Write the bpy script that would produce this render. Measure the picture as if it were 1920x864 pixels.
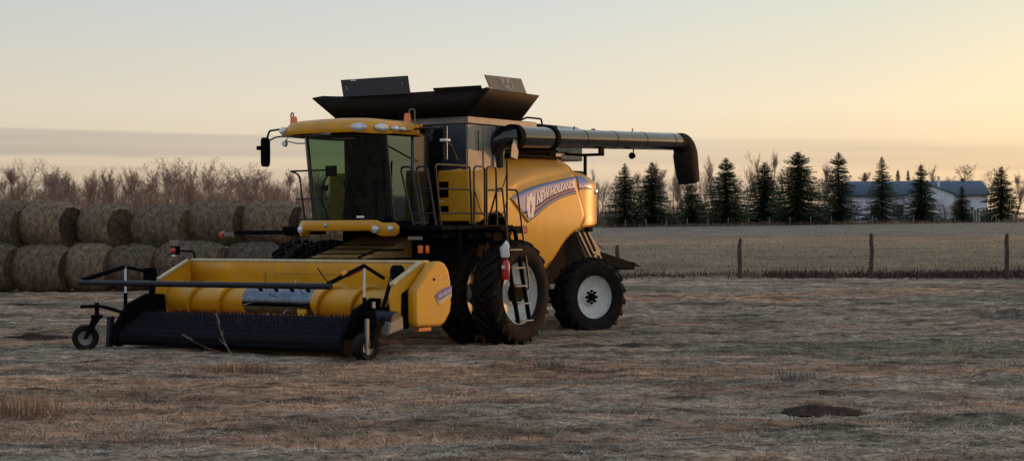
import bpy, bmesh, math, random
import numpy as np
from mathutils import Vector, Matrix

random.seed(7); rng = np.random.default_rng(11)
R = math.radians
scn = bpy.context.scene
for o in list(bpy.data.objects): bpy.data.objects.remove(o)
col = scn.collection

# ------------------------------------------------------------------ camera
cam_d = bpy.data.cameras.new('camera'); cam = bpy.data.objects.new('camera', cam_d); col.objects.link(cam)
cam_d.sensor_width = 36; cam_d.lens = 56.25; cam_d.clip_start = 0.1; cam_d.clip_end = 6000
P_, ROLL = math.atan((432-430.38)/3000.0), R(0.278)
fw = Vector((0, math.cos(P_), -math.sin(P_))); up = Vector((0, math.sin(P_), math.cos(P_))); rt = Vector((1, 0, 0))
r2 = rt*math.cos(ROLL) - up*math.sin(ROLL); u2 = up*math.cos(ROLL) + rt*math.sin(ROLL)
CAMZ = 2.104
cam.matrix_world = Matrix(((r2.x, u2.x, -fw.x, 0), (r2.y, u2.y, -fw.y, 0), (r2.z, u2.z, -fw.z, CAMZ), (0, 0, 0, 1)))
scn.camera = cam
scn.render.resolution_x = 1024; scn.render.resolution_y = 460

# ------------------------------------------------------------------ sky and sun
SUN_AZ, SUN_EL = R(52), R(2.8)          # azimuth to the right of the view direction (+Y)
world = bpy.data.worlds.new('World'); scn.world = world; world.use_nodes = True
nt = world.node_tree; nt.nodes.clear()
def wn(t, **k):
    n = nt.nodes.new(t)
    for a, b in k.items(): setattr(n, a, b)
    return n
L = nt.links.new
out = wn('ShaderNodeOutputWorld'); bg = wn('ShaderNodeBackground'); L(bg.outputs[0], out.inputs[0])
sky = wn('ShaderNodeTexSky', sky_type='NISHITA', sun_disc=False, sun_elevation=SUN_EL, sun_rotation=SUN_AZ,
         air_density=1.2, dust_density=2.2, ozone_density=1.6, altitude=600)
tc = wn('ShaderNodeTexCoord')
sep = wn('ShaderNodeSeparateXYZ'); L(tc.outputs['Generated'], sep.inputs[0])
# evening gradient: cream band above the horizon, grey blue overhead
ramp = wn('ShaderNodeValToRGB')
el = ramp.color_ramp.elements
el[0].position = 0.0; el[0].color = (0.62, 0.47, 0.34, 1)
el[1].position = 1.0; el[1].color = (0.46, 0.54, 0.64, 1)
for p, c in ((0.035, (0.70, 0.55, 0.39, 1)), (0.075, (0.755, 0.665, 0.53, 1)), (0.14, (0.60, 0.62, 0.59, 1)), (0.3, (0.52, 0.60, 0.65, 1)), (0.55, (0.48, 0.56, 0.64, 1))):
    e = el.new(p); e.color = c
L(sep.outputs['Z'], ramp.inputs[0])
# brighter towards the sun side, darker away from it
sd = Vector((math.sin(SUN_AZ), math.cos(SUN_AZ), 0))
dot = wn('ShaderNodeVectorMath', operation='DOT_PRODUCT'); L(tc.outputs['Generated'], dot.inputs[0]); dot.inputs[1].default_value = sd
az = wn('ShaderNodeValToRGB'); ae = az.color_ramp.elements
mr = wn('ShaderNodeMapRange'); mr.inputs[1].default_value = -1; mr.inputs[2].default_value = 1; L(dot.outputs['Value'], mr.inputs[0])
ae[0].position = 0.0; ae[0].color = (0.78, 0.82, 0.92, 1)
ae[1].position = 1.0; ae[1].color = (1.65, 1.40, 0.98, 1)
for p, c in ((0.5, (0.82, 0.85, 0.92, 1)), (0.67, (0.88, 0.885, 0.90, 1)), (0.81, (1.0, 1.0, 1.0, 1)), (0.88, (1.12, 1.07, 0.97, 1)), (0.925, (1.28, 1.16, 0.93, 1))):
    e = ae.new(p); e.color = c
L(mr.outputs[0], az.inputs[0])
gm = wn('ShaderNodeMix', data_type='RGBA', blend_type='MULTIPLY'); gm.inputs[0].default_value = 1
L(ramp.outputs[0], gm.inputs[6]); L(az.outputs[0], gm.inputs[7])
# stratus bars low over the horizon
cmap = wn('ShaderNodeMapping'); cmap.inputs['Scale'].default_value = (2.2, 2.2, 95.0); cmap.inputs['Location'].default_value = (0.3, 0.0, 0.35)
L(tc.outputs['Generated'], cmap.inputs[0])
cn = wn('ShaderNodeTexNoise'); cn.inputs['Scale'].default_value = 1.0; cn.inputs['Detail'].default_value = 5; cn.inputs['Roughness'].default_value = 0.5
L(cmap.outputs[0], cn.inputs[0])
cr = wn('ShaderNodeMapRange'); cr.inputs[1].default_value = 0.35; cr.inputs[2].default_value = 0.6; cr.inputs[3].default_value = 0.55; cr.inputs[4].default_value = 1.0; L(cn.outputs[0], cr.inputs[0])
# height above the horizon, the bars sink slowly to the right, their edges wander
tilt = wn('ShaderNodeMath', operation='MULTIPLY_ADD'); L(sep.outputs['X'], tilt.inputs[0]); tilt.inputs[1].default_value = 0.020; L(sep.outputs['Z'], tilt.inputs[2])
wob = wn('ShaderNodeMath', operation='MULTIPLY_ADD'); L(cn.outputs[0], wob.inputs[0]); wob.inputs[1].default_value = 0.019; L(tilt.outputs[0], wob.inputs[2])
wof = wn('ShaderNodeMath', operation='SUBTRACT'); L(wob.outputs[0], wof.inputs[0]); wof.inputs[1].default_value = 0.0035
bsc = wn('ShaderNodeMath', operation='MULTIPLY'); L(wof.outputs[0], bsc.inputs[0]); bsc.inputs[1].default_value = 10.0
band = wn('ShaderNodeValToRGB'); be = band.color_ramp.elements
be[0].position = 0.0; be[0].color = (0.55, 0.55, 0.55, 1); be[1].position = 0.625; be[1].color = (0, 0, 0, 1)
for p, g in ((0.37, 0.62), (0.41, 0.12), (0.455, 0.08), (0.48, 0.95), (0.53, 0.85), (0.60, 0.9)):
    e = be.new(p); e.color = (g, g, g, 1)
L(bsc.outputs[0], band.inputs[0])
fade = wn('ShaderNodeMapRange'); fade.inputs[1].default_value = -0.25; fade.inputs[2].default_value = 0.3; fade.inputs[3].default_value = 1.0; fade.inputs[4].default_value = 0.62; L(sep.outputs['X'], fade.inputs[0])   # the stratus thins towards the sun
cm1 = wn('ShaderNodeMath', operation='MULTIPLY'); L(cr.outputs[0], cm1.inputs[0]); L(fade.outputs[0], cm1.inputs[1])
cm2 = wn('ShaderNodeMath', operation='MULTIPLY'); L(cm1.outputs[0], cm2.inputs[0]); L(band.outputs[0], cm2.inputs[1])
cl = wn('ShaderNodeMix', data_type='RGBA', blend_type='MULTIPLY'); L(cm2.outputs[0], cl.inputs[0]); L(gm.outputs[2], cl.inputs[6]); cl.inputs[7].default_value = (0.67, 0.70, 0.79, 1)
# share of the physical sky
sk = wn('ShaderNodeMix', data_type='RGBA', blend_type='MIX'); sk.inputs[0].default_value = 0.12
sks = wn('ShaderNodeVectorMath', operation='SCALE'); L(sky.outputs[0], sks.inputs[0]); sks.inputs['Scale'].default_value = 0.12
L(cl.outputs[2], sk.inputs[6]); L(sks.outputs[0], sk.inputs[7])
L(sk.outputs[2], bg.inputs[0]); bg.inputs[1].default_value = 1.0

sun_d = bpy.data.lights.new('sun', 'SUN'); sun = bpy.data.objects.new('sun', sun_d); col.objects.link(sun)
sun_d.energy = 1.1; sun_d.angle = R(0.6); sun_d.color = (1.0, 0.46, 0.16)
sdir = Vector((math.sin(SUN_AZ)*math.cos(SUN_EL), math.cos(SUN_AZ)*math.cos(SUN_EL), math.sin(SUN_EL)))
sun.rotation_euler = sdir.to_track_quat('Z', 'Y').to_euler(); sun.location = (60, 40, 30)

vs = scn.view_settings
vs.view_transform = 'Standard'; vs.look = 'None'; vs.gamma = 1; vs.use_curve_mapping = False; vs.exposure = 0.3

# ------------------------------------------------------------------ materials
def mat(name, base, rough=0.5, metal=0.0, coat=0.0, vary=0.0, vscale=4.0, base2=None, bump=0.0, bscale=40.0, spec=0.5, detail=4, coords='Object', lo=0.35, hi=0.65, stretch=None):
    m = bpy.data.materials.new(name); m.use_nodes = True
    n = m.node_tree; p = n.nodes['Principled BSDF']
    p.inputs['Roughness'].default_value = rough; p.inputs['Metallic'].default_value = metal
    p.inputs['Coat Weight'].default_value = coat; p.inputs['Specular IOR Level'].default_value = spec
    p.inputs['Base Color'].default_value = (*base, 1)
    t = n.nodes.new('ShaderNodeTexCoord'); src = t.outputs[coords]
    if stretch:
        mp = n.nodes.new('ShaderNodeMapping'); mp.inputs['Scale'].default_value = stretch
        n.links.new(src, mp.inputs[0]); src = mp.outputs[0]
    if base2 is None and vary: base2 = tuple(max(0, c*(1-vary)) for c in base)
    if base2 is not None:
        a = n.nodes.new('ShaderNodeTexNoise'); a.inputs['Scale'].default_value = vscale; a.inputs['Detail'].default_value = detail; a.inputs['Roughness'].default_value = 0.65
        n.links.new(src, a.inputs[0])
        c = n.nodes.new('ShaderNodeValToRGB'); c.color_ramp.elements[0].position = lo; c.color_ramp.elements[1].position = hi
        c.color_ramp.elements[0].color = (*base2, 1); c.color_ramp.elements[1].color = (*base, 1)
        n.links.new(a.outputs[0], c.inputs[0]); n.links.new(c.outputs[0], p.inputs['Base Color'])
    if bump:
        b = n.nodes.new('ShaderNodeTexNoise'); b.inputs['Scale'].default_value = bscale; b.inputs['Detail'].default_value = 5
        n.links.new(src, b.inputs[0])
        bb = n.nodes.new('ShaderNodeBump'); bb.inputs['Strength'].default_value = bump; bb.inputs['Distance'].default_value = 0.02
        n.links.new(b.outputs[0], bb.inputs['Height']); n.links.new(bb.outputs[0], p.inputs['Normal'])
    return m

M = {}
M['yellow'] = mat('yellow_paint', (0.74, 0.335, 0.003), 0.33, 0, 0.08, base2=(0.64, 0.285, 0.008), vscale=2.2, bump=0.02, bscale=60, spec=0.35)
def dusty(m, tint, amount):
    n = m.node_tree; p = n.nodes['Principled BSDF']; src = p.inputs['Base Color'].links[0].from_socket
    g = n.nodes.new('ShaderNodeNewGeometry'); s_ = n.nodes.new('ShaderNodeSeparateXYZ'); n.links.new(g.outputs['Normal'], s_.inputs[0])
    r_ = n.nodes.new('ShaderNodeMapRange'); r_.inputs[1].default_value = -0.1; r_.inputs[2].default_value = 0.95; r_.inputs[3].default_value = 0.12; n.links.new(s_.outputs['Z'], r_.inputs[0])
    t = n.nodes.new('ShaderNodeTexCoord'); a = n.nodes.new('ShaderNodeTexNoise'); a.inputs['Scale'].default_value = 3.0; a.inputs['Detail'].default_value = 9; a.inputs['Roughness'].default_value = 0.75; n.links.new(t.outputs['Object'], a.inputs[0])
    c = n.nodes.new('ShaderNodeMapRange'); c.inputs[1].default_value = 0.36; c.inputs[2].default_value = 0.68; c.inputs[4].default_value = amount; n.links.new(a.outputs[0], c.inputs[0])
    k = n.nodes.new('ShaderNodeMath'); k.operation = 'MULTIPLY'; n.links.new(r_.outputs[0], k.inputs[0]); n.links.new(c.outputs[0], k.inputs[1])
    x = n.nodes.new('ShaderNodeMix'); x.data_type = 'RGBA'; n.links.new(k.outputs[0], x.inputs[0]); n.links.new(src, x.inputs[6]); x.inputs[7].default_value = (*tint, 1)
    n.links.new(x.outputs[2], p.inputs['Base Color'])
    rr = n.nodes.new('ShaderNodeMapRange'); rr.inputs[3].default_value = p.inputs['Roughness'].default_value; rr.inputs[4].default_value = 0.8; n.links.new(k.outputs[0], rr.inputs[0]); n.links.new(rr.outputs[0], p.inputs['Roughness'])
dusty(M['yellow'], (0.34, 0.25, 0.15), 0.75)
M['yellow_dusty'] = mat('dusty_yellow_paint', (0.50, 0.26, 0.05), 0.6, base2=(0.30, 0.21, 0.11), vscale=5)
M['cream'] = mat('pale_cream_edge', (0.62, 0.50, 0.28), 0.45, vary=0.25, vscale=9)
M['grey'] = mat('grey_painted_steel', (0.24, 0.23, 0.205), 0.36, 0, 0.2, base2=(0.15, 0.14, 0.12), vscale=3.5, bump=0.03, bscale=8, lo=0.4, hi=0.6)
M['black'] = mat('black_paint', (0.005, 0.005, 0.006), 0.75, vary=0.4, vscale=6, spec=0.05)
M['black_gloss'] = mat('gloss_black_paint', (0.008, 0.009, 0.013), 0.14, 0, 0.4, base2=(0.014, 0.013, 0.014), vscale=7)
M['tube_dark'] = mat('dark_blue_black_tube', (0.010, 0.011, 0.020), 0.42, vary=0.3, spec=0.3)
M['rubber'] = mat('tyre_rubber', (0.009, 0.0085, 0.008), 0.75, base2=(0.028, 0.021, 0.016), vscale=6, bump=0.15, bscale=35, lo=0.3, hi=0.62, spec=0.06)
M['rim'] = mat('pale_rim_paint', (0.74, 0.74, 0.72), 0.45, base2=(0.58, 0.56, 0.52), vscale=7)
M['rail'] = mat('black_handrail_paint', (0.008, 0.007, 0.006), 0.28, 0.0, 0.0, spec=0.35)
M['chrome'] = mat('polished_worn_steel', (0.17, 0.20, 0.25), 0.13, 1.0, vary=0.35, vscale=9, bump=0.012, bscale=14)
M['steel'] = mat('bare_steel', (0.45, 0.45, 0.46), 0.35, 0.9)
M['tan'] = mat('warm_lit_grey_panel', (0.20, 0.165, 0.125), 0.5, base2=(0.14, 0.12, 0.10), vscale=5)  # grey chopper panel; the warm light on it is put into the colour
M['belt'] = mat('black_pickup_belt', (0.006, 0.006, 0.009), 0.85, base2=(0.012, 0.011, 0.016), vscale=30, spec=0.08)
M['finger'] = mat('dark_plastic_finger', (0.014, 0.014, 0.024), 0.6, spec=0.15)
M['amber'] = mat('amber_lens', (0.85, 0.17, 0.004), 0.12, 0, 0.6)
M['redlens'] = mat('red_lens', (0.45, 0.015, 0.012), 0.2, 0, 0.6)
M['red'] = mat('red_paint', (0.42, 0.02, 0.015), 0.35, 0, 0.3)
M['white'] = mat('white_plastic', (0.7, 0.7, 0.7), 0.4)
M['lens'] = mat('clear_lamp_lens', (0.70, 0.72, 0.76), 0.10, 0.35, 0.8, vary=0.4, vscale=22)
M['blue'] = mat('decal_lilac_blue', (0.105, 0.125, 0.36), 0.35, 0, 0.35)
M['blue2'] = mat('decal_deep_blue', (0.02, 0.05, 0.36), 0.35, 0, 0.3)
M['orange'] = mat('decal_orange', (0.60, 0.20, 0.03), 0.4)
M['decalwhite'] = mat('decal_silver_white', (0.62, 0.60, 0.58), 0.4)
M['decalgrey'] = mat('decal_grey', (0.30, 0.26, 0.20), 0.45)
M['ext'] = mat('dark_tank_extension', (0.010, 0.008, 0.007), 0.6, base2=(0.022, 0.014, 0.010), vscale=8, spec=0.12)
M['extplate'] = mat('slate_cover_plate', (0.055, 0.066, 0.082), 0.42, vary=0.3, vscale=20)
M['slate'] = mat('dark_slate_tank_front', (0.035, 0.042, 0.056), 0.4, vary=0.3, vscale=9)
M['emblem'] = mat('pale_emblem_print', (0.22, 0.22, 0.24), 0.5)
M['seat'] = mat('grey_seat_cloth', (0.05, 0.05, 0.055), 0.9)
M['wood'] = mat('weathered_post_wood', (0.085, 0.065, 0.048), 0.9, vary=0.5, vscale=14, bump=0.4, bscale=30, stretch=(1, 1, 0.15))
dusty(M['rubber'], (0.07, 0.055, 0.042), 0.3); dusty(M['rim'], (0.30, 0.25, 0.19), 0.8); dusty(M['grey'], (0.26, 0.21, 0.15), 0.8)
M['chain'] = mat('dark_chain_steel', (0.03, 0.028, 0.026), 0.4, 0.6)
def glass_mat(name, tint, gloss=0.03, ior=1.5, tone=(0.75, 0.92, 1.0)):
    m = bpy.data.materials.new(name); m.use_nodes = True; n = m.node_tree; n.nodes.clear()
    o = n.nodes.new('ShaderNodeOutputMaterial'); t = n.nodes.new('ShaderNodeBsdfTransparent'); t.inputs[0].default_value = (*tint, 1)
    g = n.nodes.new('ShaderNodeBsdfGlossy'); g.inputs['Roughness'].default_value = gloss; g.inputs[0].default_value = (*tone, 1)
    f = n.nodes.new('ShaderNodeFresnel'); gg = n.nodes.new('ShaderNodeNewGeometry'); im = n.nodes.new('ShaderNodeMapRange'); im.inputs[3].default_value = ior; im.inputs[4].default_value = 1/ior; n.links.new(gg.outputs['Backfacing'], im.inputs[0]); n.links.new(im.outputs[0], f.inputs[0])   # a thin pane: same reflection from both sides
    mx = n.nodes.new('ShaderNodeMixShader'); n.links.new(f.outputs[0], mx.inputs[0]); n.links.new(t.outputs[0], mx.inputs[1]); n.links.new(g.outputs[0], mx.inputs[2])
    n.links.new(mx.outputs[0], o.inputs[0]); return m
M['glass'] = glass_mat('green_tinted_cab_glass', (0.35, 0.46, 0.35))
M['glass_door'] = glass_mat('reflective_door_glass', (0.45, 0.62, 0.60), ior=2.1, tone=(0.55, 0.85, 1.0))

# ------------------------------------------------------------------ mesh helpers
def link(o): col.objects.link(o); return o
def tag(o, label=None, cat=None, group=None, kind=None):
    if label: o['label'] = label
    if cat: o['category'] = cat
    if group: o['group'] = group
    if kind: o['kind'] = kind
    return o
def empty(name, loc=(0, 0, 0), rz=0, parent=None):
    o = bpy.data.objects.new(name, None); o.location = loc; o.rotation_euler = (0, 0, rz); o.parent = parent
    o.empty_display_size = 0.2
    return link(o)
class MB:
    def __init__(s): s.v = []; s.f = []
    def add(s, vs, fs):
        b = len(s.v); s.v += [tuple(v) for v in vs]; s.f += [tuple(i+b for i in f) for f in fs]; return s
    def hexa(s, p):     # 8 points: bottom 4 ccw, top 4 ccw
        return s.add(p, [(3, 2, 1, 0), (4, 5, 6, 7), (0, 1, 5, 4), (1, 2, 6, 5), (2, 3, 7, 6), (3, 0, 4, 7)])
    def box(s, x0, x1, y0, y1, z0, z1):
        return s.hexa([(x0, y0, z0), (x1, y0, z0), (x1, y1, z0), (x0, y1, z0), (x0, y0, z1), (x1, y0, z1), (x1, y1, z1), (x0, y1, z1)])
    def tube(s, path, r, n=8, caps=True):
        path = [Vector(p) for p in path]; k = len(path)
        rs = r if isinstance(r, (list, tuple)) else [r]*k
        b = len(s.v); prev = None
        for i, p in enumerate(path):
            d = (path[min(i+1, k-1)]-path[max(i-1, 0)]).normalized()
            if prev is None:
                a = Vector((0, 0, 1)) if abs(d.z) < 0.9 else Vector((1, 0, 0)); u = d.cross(a).normalized()
            else:
                u = (prev-d*prev.dot(d)); u = u.normalized() if u.length > 1e-6 else d.orthogonal().normalized()
            prev = u; w = d.cross(u)
            for j in range(n):
                t = 2*math.pi*j/n; q = p+(u*math.cos(t)+w*math.sin(t))*rs[i]; s.v.append(tuple(q))
        for i in range(k-1):
            for j in range(n):
                j2 = (j+1) % n; s.f.append((b+i*n+j, b+i*n+j2, b+(i+1)*n+j2, b+(i+1)*n+j))
        if caps: s.f.append(tuple(b+j for j in reversed(range(n)))); s.f.append(tuple(b+(k-1)*n+j for j in range(n)))
        return s
    def prism(s, poly, axis, a0, a1):
        def mk(u, w, a): return {'x': (a, u, w), 'y': (u, a, w), 'z': (u, w, a)}[axis]
        n = len(poly); b = len(s.v)
        s.v += [mk(u, w, a0) for u, w in poly]+[mk(u, w, a1) for u, w in poly]
        s.f.append(tuple(b+i for i in reversed(range(n)))); s.f.append(tuple(b+n+i for i in range(n)))
        for i in range(n):
            j = (i+1) % n; s.f.append((b+i, b+j, b+n+j, b+n+i))
        return s
    def lathe(s, prof, n=48, axis='x', c=(0, 0, 0)):    # prof: (radius, along)
        b = len(s.v); k = len(prof)
        for i in range(n):
            t = 2*math.pi*i/n; ct, st = math.cos(t), math.sin(t)
            for r, h in prof:
                q = {'x': (h, r*ct, r*st), 'y': (r*ct, h, r*st), 'z': (r*ct, r*st, h)}[axis]
                s.v.append((q[0]+c[0], q[1]+c[1], q[2]+c[2]))
        for i in range(n):
            i2 = (i+1) % n
            for j in range(k-1): s.f.append((b+i*k+j, b+i2*k+j, b+i2*k+j+1, b+i*k+j+1))
        return s
    def loft(s, rows, closed=False, caps=False):       # rows of equal length point lists
        b = len(s.v); k = len(rows[0])
        for rw in rows: s.v += [tuple(p) for p in rw]
        for i in range(len(rows)-1):
            for j in range(k if closed else k-1):
                j2 = (j+1) % k; s.f.append((b+i*k+j, b+i*k+j2, b+(i+1)*k+j2, b+(i+1)*k+j))
        if caps: s.f.append(tuple(b+j for j in reversed(range(k)))); s.f.append(tuple(b+(len(rows)-1)*k+j for j in range(k)))
        return s
    def build(s, name, m, parent=None, bevel=0, ang=35, solid=0, seg=2):
        me = bpy.data.meshes.new(name); me.from_pydata(s.v, [], s.f); me.validate()
        bm = bmesh.new(); bm.from_mesh(me); bmesh.ops.recalc_face_normals(bm, faces=bm.faces[:]); bm.to_mesh(me); bm.free()
        me.materials.append(M[m] if isinstance(m, str) else m)
        for p in me.polygons: p.use_smooth = True
        me.set_sharp_from_angle(angle=R(ang))
        o = bpy.data.objects.new(name, me); o.parent = parent; link(o)
        if solid:
            md = o.modifiers.new('solid', 'SOLIDIFY'); md.thickness = solid; md.offset = -1
        if bevel:
            md = o.modifiers.new('bevel', 'BEVEL'); md.width = bevel; md.segments = seg; md.limit_method = 'ANGLE'; md.angle_limit = R(30)
        return o
def arc(c, r, a0, a1, n):
    return [(c[0]+r*math.cos(a0+(a1-a0)*i/n), c[1]+r*math.sin(a0+(a1-a0)*i/n)) for i in range(n+1)]
def roundpath(pts, r=0.06, n=4):
    """polyline with rounded corners"""
    pts = [Vector(p) for p in pts]; o = [pts[0]]
    for i in range(1, len(pts)-1):
        p = pts[i]; a = (pts[i-1]-p); b = (pts[i+1]-p); q = min(r, a.length*0.45, b.length*0.45)
        a = p+a.normalized()*q; b = p+b.normalized()*q
        for k in range(n+1):
            t = k/n; o.append((a*(1-t)+p*t)*(1-t)+(p*(1-t)+b*t)*t)
    o.append(pts[-1]); return o
def interp(x, xs, ys): return float(np.interp(x, xs, ys))
def sm(xs, ys):        # smooth interpolator through points (monotone enough)
    xs = np.array(xs, float); ys = np.array(ys, float); m = np.gradient(ys, xs)
    def f(x):
        x = min(max(x, xs[0]), xs[-1]); i = min(int(np.searchsorted(xs, x, 'right'))-1, len(xs)-2); i = max(i, 0)
        h = xs[i+1]-xs[i]; t = (x-xs[i])/h
        return float((2*t**3-3*t**2+1)*ys[i]+(t**3-2*t**2+t)*h*m[i]+(-2*t**3+3*t**2)*ys[i+1]+(t**3-t**2)*h*m[i+1])
    return f

def vnoise(x, y, seed=0):
    """smooth value noise on arrays"""
    xi = np.floor(x).astype(np.int64); yi = np.floor(y).astype(np.int64); fx = x-xi; fy = y-yi
    fx = fx*fx*(3-2*fx); fy = fy*fy*(3-2*fy)
    def h(a, b):
        n = (a*374761393+b*668265263+seed*974711) & 0x7fffffff
        n = ((n ^ (n >> 13))*1274126177) & 0x7fffffff
        return ((n ^ (n >> 16)) & 0xffff)/65535.0
    return (h(xi, yi)*(1-fx)+h(xi+1, yi)*fx)*(1-fy)+(h(xi, yi+1)*(1-fx)+h(xi+1, yi+1)*fx)*fy
def fbm(x, y, o=4, seed=0):
    s = 0; a = 0.5; t = 0
    for i in range(o): s = s+a*vnoise(x*2**i, y*2**i, seed+i*17); t += a; a *= 0.5
    return s/t

# ------------------------------------------------------------------ terrain
KY = [-4000, 0, 33, 39, 46, 52, 70, 215, 260, 4000]; KZ = [0, 0, 0.02, 0.2, 0.43, 0.55, 0.80, 2.42, 2.7, 3.0]
def terrain(x, y):
    x = np.asarray(x, float); y = np.asarray(y, float)
    z = np.interp(y, KY, KZ)
    t = np.clip((y-60)/155, 0, 1); t = t*t*(3-2*t)
    z = z+0.0085*np.clip(x-13, -60, 120)*t
    return z
def bumps(x, y):
    near = np.clip((70-y)/30, 0.25, 1)
    b = (fbm(x*0.28+3, y*0.75, 3, 3)-0.5)*0.18+(fbm(x*1.1, y*3.0, 3, 9)-0.5)*0.11+(fbm(x*4.2, y*5.0, 3, 21)-0.5)*0.075
    # keep the ground level under the machine's tyres
    return b*near
def gz(x, y): return terrain(x, y)+bumps(np.asarray(x, float), np.asarray(y, float))
def gz1(x, y): return float(gz(np.array([x]), np.array([y]))[0])

def axis_steps(fine0, fine1, step, far, k=1.09):
    a = list(np.arange(fine0, fine1, step)); s = step; p = fine1
    while p < far: a.append(p); s *= k; p += s
    a.append(far); s = step; p = fine0-step; pre = []
    while p > -far: pre.append(p); s *= k; p -= s
    pre.append(-far); return np.array(pre[::-1]+a)
xs = axis_steps(-14, 14, 0.085, 3500, 1.07); ys = axis_steps(12.5, 42, 0.075, 3500, 1.03)
GX, GY = np.meshgrid(xs, ys); GZ = gz(GX, GY)
nx, ny = len(xs), len(ys)
co = np.stack([GX.ravel(), GY.ravel(), GZ.ravel()], 1)
idx = np.arange(nx*ny).reshape(ny, nx)
fc = np.stack([idx[:-1, :-1].ravel(), idx[:-1, 1:].ravel(), idx[1:, 1:].ravel(), idx[1:, :-1].ravel()], 1)
def np_mesh(name, co, fc):
    me = bpy.data.meshes.new(name); k = fc.shape[1]
    me.vertices.add(len(co)); me.vertices.foreach_set('co', co.astype(np.float32).ravel())
    me.loops.add(fc.size); me.loops.foreach_set('vertex_index', fc.astype(np.int32).ravel())
    me.polygons.add(len(fc)); me.polygons.foreach_set('loop_start', np.arange(0, fc.size, k, dtype=np.int32)); me.polygons.foreach_set('loop_total', np.full(len(fc), k, np.int32))
    me.update(calc_edges=True); me.validate(); return me
gme = np_mesh('field', co, fc)
gme.polygons.foreach_set('use_smooth', np.ones(len(fc), bool))
def ga(x, y, cx, cy, sx, sy): return np.exp(-((x-cx)/sx)**2-((y-cy)/sy)**2)
def warm_mask(x, y): return np.clip((0.65*fbm(x*0.16+3, y*0.6, 4, 31)+0.35*fbm(x*1.3+5, y*3.6, 3, 33)-0.50+0.15*ga(x, y, -5, 20.5, 6, 4)+0.09*ga(x, y, 3, 24.3, 9, 1.0)-0.06*ga(x, y, 4, 16, 8, 3))*8, 0, 1)  # russet straw swaths; the front left bias paints in low-sun orange
def green_mask(x, y): return np.clip((0.6*fbm(x*0.13+8, y*0.45+2, 4, 47)+0.4*fbm(x*1.1, y*3.2, 3, 49)-0.535+0.19*ga(x, y, 7, 28.2, 5, 0.9)+0.06*ga(x, y, 8, 36, 6, 5)+0.10*ga(x, y, 7, 46, 6, 4)+0.12*ga(x, y, -12, 40, 5, 4)-0.10*ga(x, y, 0, 16, 14, 4)-0.08*ga(x, y, -6, 24, 6, 3))*6, 0, 0.85)
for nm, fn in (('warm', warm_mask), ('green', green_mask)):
    at_ = gme.attributes.new(nm, 'FLOAT', 'POINT'); at_.data.foreach_set('value', fn(co[:, 0], co[:, 1]).astype(np.float32))

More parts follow.
